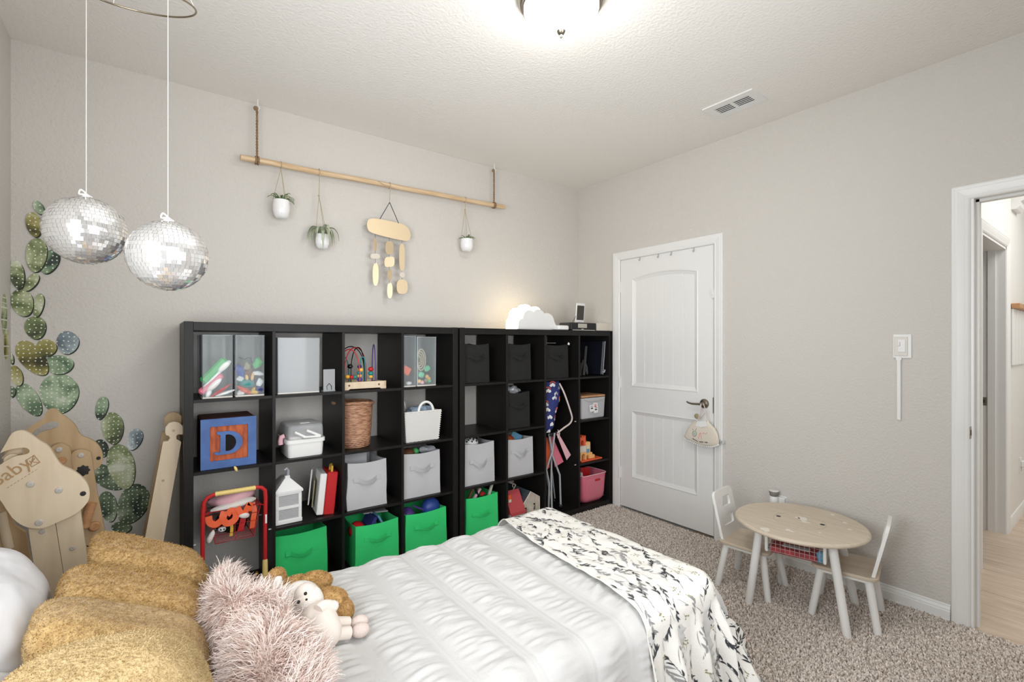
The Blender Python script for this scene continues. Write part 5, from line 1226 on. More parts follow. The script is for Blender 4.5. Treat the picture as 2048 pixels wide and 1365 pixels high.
def cactus(label, pads, base):
    b = at(*base, 'Y', YB); t = thing('cactus_sticker', label, 'wall sticker', (b.x, YB - .001, b.z), world=True)
    for i, (cx_, cy_, rx, ry, tl, k) in enumerate(pads):
        a_ = math.radians(tl); pts = []
        for q in range(36):
            th = 2 * PI * q / 36; u = rx * math.cos(th) * (1 - .12 * math.sin(th)); v = ry * math.sin(th)
            x = cx_ + u * math.cos(a_) - v * math.sin(a_); y = cy_ + u * math.sin(a_) + v * math.cos(a_)
            w = at(x, y, 'Y', YB); pts.append((max(w.x, XL + .001), w.z))
        cw = (sum(p[0] for p in pts) / 36, sum(p[1] for p in pts) / 36); y0 = YB - .0008 - .0004 * i
        obj('pad_shadow', MB().prism([(cw[0] + .004 + (p[0] - cw[0]) * .985, cw[1] - .005 + (p[1] - cw[1]) * .985) for p in pts], lambda a, b_, t_: (max(a, XL + .001), t_, b_), YB, y0 + .0001), M['cactusshadow'], t)  # dark offset copy under the pad, a painted drop shadow
        obj('pad', MB().prism(pts, lambda a, b_, t_: (a, t_, b_), YB, y0 - .0001), PADS[k], t)
    return t
M['cactusshadow'] = mat('cactus_pad_shadow', (44, 50, 40), .8)
cactus('tall watercolour cactus sticker climbing the wall by the left corner', [
    (118, 788, 39, 40, 5, 2), (58, 800, 20, 37, -35, 2), (32, 752, 13, 21, -22, 1), (22, 784, 9, 11, 0, 3), (21, 717, 6, 12, -15, 0), (118, 730, 29, 19, 0, 2), (65, 717, 23, 42, -42, 1), (93, 696, 20, 17, 10, 1), (135, 686, 22, 23, 15, 4),
    (71, 656, 21, 23, -10, 0), (77, 611, 10, 24, 12, 0), (45, 606, 22, 28, -20, 0), (63, 565, 10, 21, 38, 0), (34, 550, 15, 29, -12, 0), (100, 524, 16, 26, 28, 2), (73, 511, 21, 34, 5, 0), (68, 450, 15, 25, -14, 1), (78, 416, 9, 15, -32, 2)], (80, 880))
cactus('shorter dark green cactus sticker on the wall right of the climbing frames', [
    (243, 1056, 20, 12, 0, 3), (216, 1014, 18, 31, -10, 3), (265, 1009, 29, 43, 28, 3), (214, 955, 40, 21, 28, 3), (202, 897, 14, 18, -20, 3), (243, 934, 27, 46, -14, 0), (269, 879, 14, 23, 24, 4), (225, 857, 22, 32, -4, 0), (203, 816, 12, 24, 14, 2)], (245, 1070))
# pads that wrap the corner onto the left wall
t = thing('cactus_sticker', 'slivers of the cactus sticker wrapped onto the left wall', 'wall sticker', (XL, 3.05, 1.5), world=True)
for (ya, za, ry, rz, k) in ((3.02, 1.49, .05, .09, 0), (3.06, 1.36, .05, .07, 1)):
    obj('pad', MB().prism([(ya + ry * math.cos(a), za + rz * math.sin(a)) for a in [2 * PI * q / 30 for q in range(30)]], lambda a, b_, t_: (t_, min(a, YB - .003), b_), XL, XL + .0012 + .0004 * k), PADS[k], t)

# ================================================================ folded wooden climbing frames behind the bed
def board(nm, t, pts, Y, th, m, holes=(), lean=0.0, zb=0.0, lab=None):
    def w(p): 
        v = at(p[0], p[1], 'Y', Y); return (v.x, v.z)
    def fn(a, b, tt): return (a, Y + tt + lean * (b - zb), b)
    mb = MB().prism([w(p) for p in pts], fn, -th / 2, th / 2, [[w(p) for p in h] for h in holes])
    return obj(nm, mb, m, t, sharp=.5, label=lab)
def smp(pts, n=4, close=True):
    P = [(a, b, 0) for a, b in pts]
    if close: P = P + [P[0]]
    out = [(v.x, v.y) for v in sm(P, n)]
    return out[:-1] if close else out
def capsule(a, b, r, n=8):
    a, b = Vector(a), Vector(b); d = (b - a).normalized(); p = Vector((-d.y, d.x)); out = []
    for k in range(n + 1): ang = PI * k / n; out.append(tuple(b + (p * math.cos(ang) + d * math.sin(ang)) * r))
    for k in range(n + 1): ang = PI * k / n; out.append(tuple(a - (p * math.cos(ang) + d * math.sin(ang)) * r))
    return out
def bolt(t, px, py, Y, r=.011):
    p = at(px, py, 'Y', Y); obj('bolt', MB().lathe([(r, 0), (r, -.002), (r * .8, -.0045), (r * .35, -.0048), (r * .3, -.003)], p, 14, 'Y'), M['bolt'], t)
YA = 2.36
t = thing('wooden_climber', 'folded birch climbing frame nearest the bed, its rounded panel engraved with lettering', 'climber', (-.28, YA, 0), world=True)
front = smp([(2, 905), (12, 888), (24, 868), (38, 861), (55, 864), (78, 880), (98, 893), (112, 914), (124, 930), (150, 943), (168, 958), (178, 975), (179, 995), (170, 1011), (150, 1028), (118, 1043), (92, 1054), (70, 1056), (48, 1051), (28, 1037), (14, 1018), (2, 1000), (-14, 985), (-22, 955), (-12, 925)])
slot = smp([(-8, 912), (8, 903), (30, 897), (50, 895), (59, 899), (59, 905), (50, 909), (30, 913), (12, 922), (-2, 930)])
board('front_panel', t, front, YA, .018, M['birch'], [slot])
board('leg_board', t, [(56, 1045), (111, 1045), (132, 1175), (76, 1180)], YA + .030, .018, M['birch']); board('leg_board', t, [(112, 1043), (160, 1010), (182, 1170), (133, 1176)], YA + .030, .018, M['birch'])
for (p, q) in (((76, 1180), (132, 1175)), ((133, 1176), (182, 1170))):
    a, b = at(*p, 'Y', YA + .03), at(*q, 'Y', YA + .03); obj('leg_foot', MB().prism([(a.x, a.z), (b.x, b.z), (b.x + .03, 0), (a.x + .03, 0)], lambda x, z, tt: (x, YA + .03 + tt, z), -.009, .009), M['birch'], t)
for q in ((61, 969), (118, 981), (78, 1046)): bolt(t, *q, YA - .009)
bolt(t, 84, 1064, YA + .02, .008); bolt(t, 145, 1097, YA + .02, .008)
for q in ((166, 988),): p = at(*q, 'Y', YA - .0092); obj('peg_hole', MB().lathe([(.009, 0), (.008, -.0006)], p, 12, 'Y'), M['dark'], t)
p = at(20, 946, 'Y', YA - .0095); text('lettering', 'Baby', .060, M['burn'], t, p, (PI / 2, -.62, 0))
p0 = at(63, 926, 'Y', YA - .0098)
def LP(a, b): 
    v = at(66 + a, 923 + b, 'Y', YA - .0098); return v
obj('logo_mark', MB().tube([LP(-14, -1), LP(2, -12), LP(14, 2), LP(-2, 11)], .0016, 5, True).tube([LP(-4, 7), LP(1, -11)], .0014, 5).tube([LP(-2, 1), LP(12, 3)], .0014, 5).tube([LP(-2, 1), LP(4, -6)], .0014, 5).tube([LP(-7, -1), LP(-3, 4)], .0014, 5), M['burn'], t)
mb = MB()
for k in range(9): a = at(14 + 7 * k, 977 - 4.4 * k, 'Y', YA - .0095); b = at(18 + 7 * k, 974.5 - 4.4 * k, 'Y', YA - .0095); mb.tube([a, b], .0008, 4)
obj('small_print', mb, M['burn'], t)
YC = 2.52
board('side_board', t, [(-40, 1000), (0, 992), (16, 1020), (32, 1052), (52, 1065), (68, 1150), (-40, 1150)], YC, .018, M['birch2'], [capsule((2, 1030), (17, 1096), 8)])
a, b = at(-40, 1150, 'Y', YC), at(68, 1150, 'Y', YC); obj('side_foot', MB().span((a.x, YC - .009, 0), (b.x, YC + .009, a.z)), M['birch2'], t)
obj('pale_rod', MB().cyl(at(2, 1026, 'Y', YC - .012), at(18, 1098, 'Y', YC - .012), .014, n=12), M['birch'], t)
obj('cross_rod', MB().cyl((at(30, 915, 'Y', YA + .06).x, YA + .012, at(30, 915, 'Y', YA + .06).z), (at(30, 915, 'Y', YC).x, YC, at(30, 915, 'Y', YC).z), .02, n=14), M['birch'], t)
obj('brace', MB().tube([at(12, 920, 'Y', YA + .05), at(28, 905, 'Y', YA + .05), at(46, 902, 'Y', YA + .05)], .014, 10), M['birch'], t)
YD = 2.80
t = thing('wooden_climber', 'darker folded birch climbing frame against the wall, behind the engraved one', 'climber', (-.15, YD, 0), world=True)
back = smp([(14, 885), (30, 872), (52, 860), (72, 846), (86, 838), (92, 826), (100, 818), (112, 818), (122, 827), (138, 838), (152, 852), (162, 870), (185, 880), (200, 894), (206, 912), (203, 928), (190, 940), (150, 960), (90, 985), (40, 970), (10, 930)])
board('back_panel', t, back, YD, .018, M['birch2'], [smp([(58, 878), (70, 862), (90, 848), (110, 843), (118, 847), (117, 853), (106, 858), (90, 862), (78, 868), (66, 879)])])
board('leg_board', t, smp([(104, 894), (114, 888), (124, 887), (136, 892), (142, 902), (152, 960), (162, 1060), (128, 1060), (112, 960), (103, 905)], 3), YD - .03, .018, M['birch2'])
board('leg_board', t, smp([(143, 918), (145, 906), (154, 900), (166, 899), (178, 903), (183, 912), (194, 980), (212, 1090), (172, 1090), (156, 990)], 3), YD - .032, .018, M['birch2'])
a, b = at(172, 1090, 'Y', YD - .03), at(212, 1090, 'Y', YD - .03); obj('leg_foot', MB().prism([(a.x, a.z), (b.x, b.z), (b.x + .06, 0), (a.x + .06, 0)], lambda x, z, tt: (x, YD - .032 + tt, z), -.009, .009), M['birch2'], t)
a, b = at(128, 1060, 'Y', YD - .03), at(162, 1060, 'Y', YD - .03); obj('leg_foot', MB().prism([(a.x, a.z), (b.x, b.z), (b.x + .05, 0), (a.x + .05, 0)], lambda x, z, tt: (x, YD - .03 + tt, z), -.009, .009), M['birch2'], t)
bolt(t, 118, 900, YD - .039); bolt(t, 162, 911, YD - .041)
p = at(166, 942, 'Y', YD - .0415); obj('star_hole', MB().lathe([(.022, 0), (.02, -.0006)], p, 28, 'Y', wob=lambda a, k: 1 + .13 * math.cos(8 * a)), M['dark'], t)
p = at(197, 917, 'Y', YD - .0095); obj('peg_hole', MB().lathe([(.008, 0), (.007, -.0006)], p, 12, 'Y'), M['dark'], t)
p = at(124, 922, 'Y', YD - .0395); obj('oval_pad', MB().lathe([(.016, 0), (.014, -.003)], p, 16, 'Y'), M['hookwood'], t)
obj('cross_rod', MB().cyl(at(168, 1055, 'Y', YD - .055), at(184, 1006, 'Y', YD - .055), .018, n=14), M['hookwood'], t)
p = at(190, 1052, 'Y', YD - .0415); obj('round_knob', MB().lathe([(.020, 0), (.02, -.014), (.015, -.018)], p, 18, 'Y'), M['hookwood'], t)

# ---- long planks leaning beside the bookcase
def plank(label, Y, dx, dy, m, cx_=345):
    t = thing('climbing_plank', label, 'plank', (-.02, Y, 0), group='long notched planks beside the bookcase', world=True)
    pts = [(at(290 + dx, 1075 + dy, 'Y', Y)), (at(327 + dx, 1080 + dy, 'Y', Y)), (at(362 + dx, 884 + dy, 'Y', Y))]
    neck = [(359, 881), (353, 878), (352, 872), (356, 868), (364, 869), (366.5, 862), (365, 852), (358, 845), (348, 843), (338, 846), (331, 854), (330, 864), (332, 870), (337, 871), (340, 876), (336, 882), (326, 883)]
    low = at(290 + dx, 1075 + dy, 'Y', Y); top = at(326 + dx, 883 + dy, 'Y', Y); lowr = pts[1]; topr = pts[2]
    def down(a, b): k = (.0 - a.z) / (b.z - a.z); return (a.x + (b.x - a.x) * k, 0.0)
    poly = [down(low, top), down(lowr, topr)] + [(topr.x, topr.z)] + [(lambda v: (v.x, v.z))(at(x + dx, y + dy, 'Y', Y)) for x, y in neck]
    obj('board', MB().prism(poly, lambda a, b, tt: (a, Y + tt, b), -.016, .016), m, t, sharp=.5)
    for q in ((326, 962), (347, 862)): p = at(q[0] + dx, q[1] + dy, 'Y', Y - .0165); obj('dowel_plug', MB().lathe([(.006, 0), (.005, -.001)], p, 12, 'Y'), M['birch2'], t)
plank('front long notched birch plank leaning on the bookcase side', 2.86, 0, 0, M['birch'])
plank('rear long notched birch plank mostly hidden behind the front one', 2.98, -2, -19, M['birch2'])

# ================================================================ round table with two chairs
def leg_taper(a, b, r0, r1): return MB().tube([a, b], r0, 14, r1=r1)
tx, ty, tz = 2.70, 1.103, .44
t = thing('play_table', 'low round play table with a worn ash top and four white splayed legs', 'table', (tx, ty, 0))
obj('tabletop', MB().lathe([(.285, tz - .022), (.300, tz - .018), (.303, tz - .011), (.300, tz - .004), (.294, tz)], (0, 0, 0), 64), M['tabletop'] if 'tabletop' in M else M['chairwood'], t, sharp=.5)
ring = [(.118 * math.cos(a), .118 * math.sin(a), tz + .0003) for a in [2 * PI * k / 48 for k in range(48)]]
obj('lid_seam', MB().tube(ring, .0012, 5, True), M['bark'], t)
mb = MB()
for k, (px, py, rx, ry) in enumerate(((1605, 1038, .030, .006), (1612, 1045, .012, .012), (1595, 1036, .012, .005), (1577, 1061, .014, .005), (1584, 1064, .008, .004), (1530, 1060, .026, .008), (1640, 1066, .006, .005), (1665, 1030, .012, .004), (1690, 1046, .010, .004), (1700, 1060, .010, .005))):
    p = at(px, py, 'Z', tz); mb.add([(p.x - tx + rx * math.cos(a + .7) * (1 + .3 * math.sin(3 * a + k)), p.y - ty + ry * 1.6 * math.sin(a) + rx * .8 * math.cos(a), tz + .0004) for a in [2 * PI * q / 14 for q in range(14)]], [list(range(14))])
obj('paint_smears', mb, M['paint'], t, kind='stuff')
fc = [Vector(at(1557, 1033, 'Z', tz)), Vector(at(1645, 1050, 'Z', tz))]
for p in fc: obj('finger_hole', MB().lathe([(.012, .0), (.011, .0012)], (p.x - tx, p.y - ty, tz - .0006), 18), M['dark'], t)
legs = []
for fx, fy in ((2.497, 1.266), (2.572, .845), (2.94, .93), (2.855, 1.262)):
    d = Vector((fx - tx, fy - ty)); tp = d.normalized() * .20 if d.length > .1 else d
    obj('leg', leg_taper((tp.x, tp.y, tz - .02), (d.x, d.y, .004), .0205, .0185), M['chairwhite'], t)
nd = (fc[1] - fc[0]).normalized(); nd = Vector((nd.x, nd.y, 0)); sd = Vector((-nd.y, nd.x, 0))
if sd.x > 0: sd = -sd
def NP(u, v, z): p = nd * u + sd * v; return (p.x, p.y, z)
ND = .125
for u in (-.125, .125): obj('net_bar', MB().tube([NP(u, .175, tz - .024), NP(u, .165, tz - ND), NP(u, -.10, tz - ND), NP(u, -.11, tz - .024)], .0075, 8), M['white'], t)
net = []
for i in range(13):
    u = -.125 + .25 * i / 12; row = []
    for k in range(11): v = .165 - .26 * k / 10; sg = .022 * math.sin(PI * i / 12) * math.sin(PI * k / 10); row.append(NP(u, v, tz - ND - sg))
    net.append(row)
mb = MB()
for r in net: mb.tube(r, .0012, 4)
for k in range(11): mb.tube([r[k] for r in net], .0012, 4)
for u in range(0, 13): mb.tube([NP(-.125 + .25 * u / 12, .175, tz - .024), net[u][0]], .0012, 4)
for z in (.045, .065, .085, .105): mb.tube([NP(-.125, .172 - z * .06, tz - z), NP(.125, .172 - z * .06, tz - z)], .0012, 4)
obj('storage_net', mb, M['net'], t, kind='stuff')
pz_ = Vector((tx, ty, 0)); 
def TW(u, v, z): p = Vector(NP(u, v, z)); return (p.x + tx, p.y + ty, p.z)
rz = math.atan2(nd.y, nd.x)
solo('game_box', 'red flat game box lying in the net under the table', 'box', MB().box(TW(-.008, .075, tz - ND + .006), (.20, .17, .03), .003, Matrix.Rotation(rz, 3, 'Z')), M['redbox'] if 'redbox' in M else M['red'])
solo('blue_ball', 'pale blue soft shape at the near end of the table net', 'toy', MB().ell(TW(.105, .135, tz - ND + .012), (.020, .020, .03), 14, 9), M['deco'])
solo('paper_sheet', 'pale striped paper on the red game box in the net', 'paper', MB().box(TW(0, .11, tz - ND + .0235), (.12, .04, .003), 0, Matrix.Rotation(rz, 3, 'Z')), M['grey'])

def chair(label, x, y, rz):
    t = thing('play_chair', label, 'chair', (x, y, 0), rotz=rz, group='small wooden chairs at the round table'); zs = .262; m = M['chairwhite']
    seat = rrect(.275, .272, .035, 0, 5)
    obj('seat', MB().loft([[(p[0] * k, p[1] * k, z) for p in seat] for k, z in ((.98, zs - .016), (1, zs - .013), (1, zs - .003), (.985, zs))]), M['chairwood'], t, sharp=.5)
    obj('apron', MB().loft([[(p[0] * k, p[1] * k, z) for p in seat] for k, z in ((.86, zs - .034), (.88, zs - .016))]), m, t, sharp=.5)
    for sx in (-1, 1):
        for sy in (-1, 1): obj('leg', leg_taper((sx * .098, sy * .095, zs - .02), (sx * .130, sy * (.134 if sy < 0 else .134), .004), .018, .0165), m, t)
    w, h = .115, .268; tl = .22
    out = [(-w * .98, 0)] + [(-w + .032 - .032 * math.cos(a), h - .032 + .032 * math.sin(a)) for a in [PI / 2 * k / 5 for k in range(6)]] + [(w - .032 + .032 * math.sin(a), h - .032 + .032 * math.cos(a)) for a in [PI / 2 * k / 5 for k in range(6)]] + [(w * .98, 0)]
    def rr(cx_, cz_, a, b, r): return [(cx_ + q[0], cz_ + q[1]) for q in rrect(2 * a, 2 * b, r, 0, 3)]
    def fn(a, b, tt): return (a, -.112 + tt * math.cos(tl) - (b) * math.sin(tl), zs - .012 + b * math.cos(tl) + tt * math.sin(tl))
    obj('backrest', MB().prism(out, fn, -.007, .007, [rr(0, h * .74, .062, .028, .012), rr(0, h * .36, .062, .026, .012)]), m, t, sharp=.5)
    return t
chair('small white chair beside the closet door casing, facing the table', 2.70, 1.352, PI + .10)
chair('small white chair nearest the open doorway, seen from its side', 2.805, .925, .22)

# ---- cloth pouch on the closet door handle
def bp(px, py, X=XR - .050): return at(px, py, 'X', X)
t = thing('bib_pouch', 'cream half-round bib hanging from the closet door handle', 'bib', (XR - .05, 1.9, .80), world=True)
shape = smp([(1391, 842), (1381, 850), (1373, 862), (1369, 876), (1384, 884), (1404, 891), (1424, 893), (1437, 889), (1436, 872), (1430, 858), (1420, 847), (1416, 841), (1410, 851), (1398, 851)], 4)
P2 = [(bp(*q).y, bp(*q).z) for q in shape]
c2 = (sum(p[0] for p in P2) / len(P2), sum(p[1] for p in P2) / len(P2))
mb = MB(); rings = [[(XR - .05 + dx, c2[0] + (a - c2[0]) * k, c2[1] + (b - c2[1]) * k) for a, b in P2] for k, dx in ((.55, -.013), (.85, -.010), (.96, -.006), (1, 0), (.96, .005), (.8, .008))]
obj('cloth_body', mb.loft(rings), M['bibcloth'] if 'bibcloth' in M else M['cream'], t, sharp=1.2)
bot = [q for q in smp([(1369, 876), (1384, 884), (1404, 891), (1424, 893), (1437, 889)], 5, False)]
mb = MB()
for q in bot: p = bp(*q, X=XR - .052); mb.ell((p.x, p.y, p.z - .004), (.005, .0055, .0065), 8, 6)
obj('scalloped_trim', mb, M['white'], t, kind='stuff')
for a, b in (((1396, 842), (1402, 809)), ((1415, 841), (1407, 809)), ((1399, 838), (1410, 827))): obj('strap', MB().tube(sm([bp(*a), bp((a[0] + b[0]) / 2 + 1, (a[1] + b[1]) / 2, XR - .052), bp(b[0], b[1] - 1, XR - .053)], 4), .006, 8, flat=.4), M['cordwhite'], t)
obj('fold', MB().ell(bp(1393, 833), (.006, .016, .02), 10, 7, disp=lambda p: p * (1 + .3 * mnoise.noise(p * 80))), M['olive'], t)
obj('neck_lining', MB().prism([(bp(*q).y, bp(*q).z) for q in ((1396, 843), (1414, 842), (1417, 852), (1405, 855), (1393, 852))], lambda a, b, t_: (t_, a, b), XR - .066, XR - .062), M['white'], t)
def st(pts, r=.0011): return MB().tube([bp(*q, X=XR - .0645) for q in pts], r, 4)
obj('printed_pineapple', MB().ell(bp(1389, 868, XR - .0635), (.0015, .009, .0125), 12, 8), M['mintprint'] if 'mintprint' in M else M['mint'], t)
obj('pineapple_outline', st([(1389 + 4 * math.cos(a), 868 + 5.5 * math.sin(a)) for a in [2 * PI * k / 16 for k in range(17)]]).tube([bp(1386, 861, XR - .0645), bp(1385, 858, XR - .0645)], .001, 4).tube([bp(1391, 862, XR - .0645), bp(1393, 857, XR - .0645)], .001, 4), M['dark'], t)
obj('printed_figures', st([(1397, 878), (1399, 868), (1401, 866), (1402, 873), (1403, 878)]).tube([bp(1404, 868, XR - .0645), bp(1408, 866, XR - .0645), bp(1410, 869, XR - .0645), bp(1414, 866, XR - .0645)], .001, 4), M['coral'], t)
mb = MB()
for i, (x0_, y0_, n) in enumerate(((1385, 877, 5), (1398.5, 883, 4), (1409, 884, 3))):
    for k in range(n):
        q = [(x0_ + 2.1 * k, y0_ + (1.2 if i == 0 else .2) * k), (x0_ + 2.1 * k + .7, y0_ + (1.2 if i == 0 else .2) * k + 2.2), (x0_ + 2.1 * k + 1.5, y0_ + (1.2 if i == 0 else .2) * k + .4), (x0_ + 2.1 * k + 1.9, y0_ + (1.2 if i == 0 else .2) * k + 2.4)]
        mb.tube([bp(*z, X=XR - .0646) for z in q], .0011, 4)
obj('lettering', mb, M['dark'], t)
p = at(1445, 885, 'X', XR - .02)
t = thing('door_latch', 'small clear child latch on the closet door casing', 'latch', (XR - .018, p.y, p.z))
obj('latch_body', MB().box((-.008, 0, 0), (.014, .036, .022), .003), M['foggy'], t); obj('latch_hook', MB().box((-.012, .022, -.004), (.008, .02, .012), .002), M['foggy'], t); obj('screw', MB().lathe([(.003, -.015), (.003, -.016)], (0, 0, 0), 8, 'X'), M['nickel'], t)
# ================================================================ the bed
BZ, BY0, BY1, BX0, BX1 = .50, .955, 1.905, -.48, 1.66
t = thing('bed', 'low single bed under the white quilt, its head at the left wall', 'bed', ((BX0 + BX1) / 2, (BY0 + BY1) / 2, 0), world=True)
obj('mattress', MB().span((BX0, BY0 + .03, .26), (BX1 - .02, BY1 - .03, BZ - .03), .04), M['linen'], t)
obj('bed_base', MB().span((BX0, BY0 + .05, .10), (BX1 - .04, BY1 - .05, .258), .006), M['chairwhite'], t)
for x in (BX0 + .08, BX1 - .14):
    for y in (BY0 + .12, BY1 - .12): obj('leg', MB().cyl((x, y, 0), (x, y, .10), .025), M['chairwhite'], t)

def rounded(v, lo, hi, r):
    """cloth that lies flat between lo and hi and falls over both edges: arc length v -> (coordinate, drop)"""
    for e, s in ((hi, 1), (lo, -1)):
        d = (v - e) * s
        if d > -r:
            d += r
            if d < r * PI / 2: a = d / r; return e + s * (-r + r * math.sin(a)), r * (1 - math.cos(a))
            return e + s * 0.0, r + (d - r * PI / 2)
    return v, 0.0
# ---- white ruched quilt
QX0, QX1, QP = -.47, 1.70, .172
NX, NY = 400, 300
us = np.linspace(QX0, QX1 + .22, NX); vs = np.linspace(BY0 - .34, BY1 + .30, NY)
pts = np.zeros((NX, NY, 3))
def quilt_h(u, v):
    ph = ((u + .045) / QP) % 1.0
    band = max(0., math.sin(PI * min(1, max(0, (ph - .20) / .80)))) ** .7                       # puffed panel, flat pin-tucked strip between
    n1 = mnoise.noise(Vector((u * 9, v * 34 + 2.2 * mnoise.noise(Vector((u * 5, v * 3, 3))), 1.7)))
    n2 = mnoise.noise(Vector((u * 16 + v * 8, v * 60, 4.1)))
    n3 = mnoise.noise(Vector((u * 3.2, v * 2.6, 9.3)))
    tuck = .0016 * math.sin(u * 2 * PI / .0105) * (1 if ph < .20 else 0)
    big = max(0., mnoise.noise(Vector((u * 6 + v * 3, v * 4.5 - u * 2, 6.6)))) * .010
    return .0095 * band + band * (.0085 * n1 + .0062 * n2) + .012 * n3 * .7 + tuck + big * band
for i, u in enumerate(us):
    x, dx = rounded(u, -9, QX1, .07)
    for j, v in enumerate(vs):
        y, dy = rounded(v, BY0, BY1, .075)
        h = quilt_h(u, v)
        k = min(1, dy / .09)
        side = (1 if v > 1.4 else -1)
        if dy > .01:
            fold = .012 * math.sin(u * 2 * PI / QP + 1.2) * min(1, dy / .2)
        else: fold = 0
        pts[i, j] = (x + h * min(1, dx / .09), y + side * (h * k + fold + .02 * min(1, dy / .3)), BZ - dy - dx * (1 if dy < .1 else .6) + h * (1 - k))
F = np.array([(i * NY + j, (i + 1) * NY + j, (i + 1) * NY + j + 1, i * NY + j + 1) for i in range(NX - 1) for j in range(NY - 1)])
qv = pts.reshape(-1, 3); q0 = np.array([.6, 1.43, .2])
q = obj('quilt', (qv - q0, F), M['quilt'], sharp=None); q.location = q0
props(q, label='white ruched cotton quilt with puffed bands spread over the bed', category='quilt')

# ---- printed throw over the foot of the bed
TX1, TY0, TY1 = 1.69, BY0 - .012, BY1 + .012
def throw_edge(v): return 1.345 - .11 * max(0, min(1, (1.87 - v) / .87)) + .010 * math.sin(v * 7)
def throw_pt(a, b, lift=0.0):
    """a: 0 at the head-side edge to 1 at the foot hem; b: cloth distance across the bed"""
    u0 = throw_edge(max(b, TY0)); L_ = (TX1 - u0) + .44; u = u0 + a * L_
    r = .085
    dx = u - (TX1 - r); dy = (TY0 + r) - b; dyf = b - (TY1 - r)
    n = mnoise.noise(Vector((u * 4.5, b * 4.5, 2.0))) * .007 + mnoise.noise(Vector((u * 15 + b * 4, b * 11, 5.0))) * .0045 + mnoise.noise(Vector((u * 5, b * 22, 8.0))) * .003
    z0 = BZ + .030
    sx, sy = 1, -1
    ox = max(dx, 0); oy = max(dy, 0); far = False
    if dyf > 0: oy = dyf; sy = 1; far = True
    d = math.hypot(ox, oy) if (ox > 0 and oy > 0) else max(ox, oy)
    if d <= 0: return Vector((u, b, z0 + n + lift))
    wx, wy = (ox / d, oy / d) if d else (0, 0)
    bx = min(u, TX1 - r); by = (max(b, TY0 + r) if not far else min(b, TY1 - r))
    if d < r * PI / 2: out = r * math.sin(d / r); drop = r * (1 - math.cos(d / r)); hang = 0
    else: out = r; hang = d - r * PI / 2; drop = r + hang
    # folds of the hanging part
    s_along = (u if wy > wx else b) ; k = min(1, hang / .14)
    fold = (.020 * math.sin(s_along * 2 * PI / .135 + .6 + 2 * mnoise.noise(Vector((s_along * 3, 1, 1)))) + .011 * math.sin(s_along * 2 * PI / .071)) * k
    ang = math.atan2(wx, wy); corner = math.sin(2 * ang) if (ox > 0 and oy > 0) else 0
    flare = .16 * hang + corner * (.30 * hang + .05 * math.sin(ang * 7) * k * .6)
    out += flare + fold + (lift if d > r * .6 else 0)
    drop *= (1 - .06 * corner)
    p = Vector((bx + sx * wx * out, by + sy * wy * out, z0 - drop + (n if d < r else n * .3) + (lift if d <= r * .6 else 0)))
    p.z = max(p.z, .022 + .004 * math.sin(20 * s_along))
    return p
TB0, TB1 = TY0 - .43, TY1 + .10
NA, NB = 150, 260
tv = np.array([[tuple(throw_pt(i / (NA - 1), TB0 + (TB1 - TB0) * j / (NB - 1))) for j in range(NB)] for i in range(NA)]).reshape(-1, 3)
F = np.array([(i * NB + j, (i + 1) * NB + j, (i + 1) * NB + j + 1, i * NB + j + 1) for i in range(NA - 1) for j in range(NB - 1)])
th = thing('throw_blanket', 'cream muslin throw printed with dark leaf sprigs over the bed foot', 'blanket', (1.55, 1.4, .02), world=True)
o = obj('blanket_cloth', (tv, F), M['throw'], th, sharp=None)
sd_ = o.modifiers.new('thickness', 'SOLIDIFY'); sd_.thickness = .003; sd_.offset = -1
hem = MB().tube([throw_pt(0, TB0 + (TB1 - TB0) * j / 160) for j in range(161)], .0016, 6); obj('hem', hem, M['throw'], th)
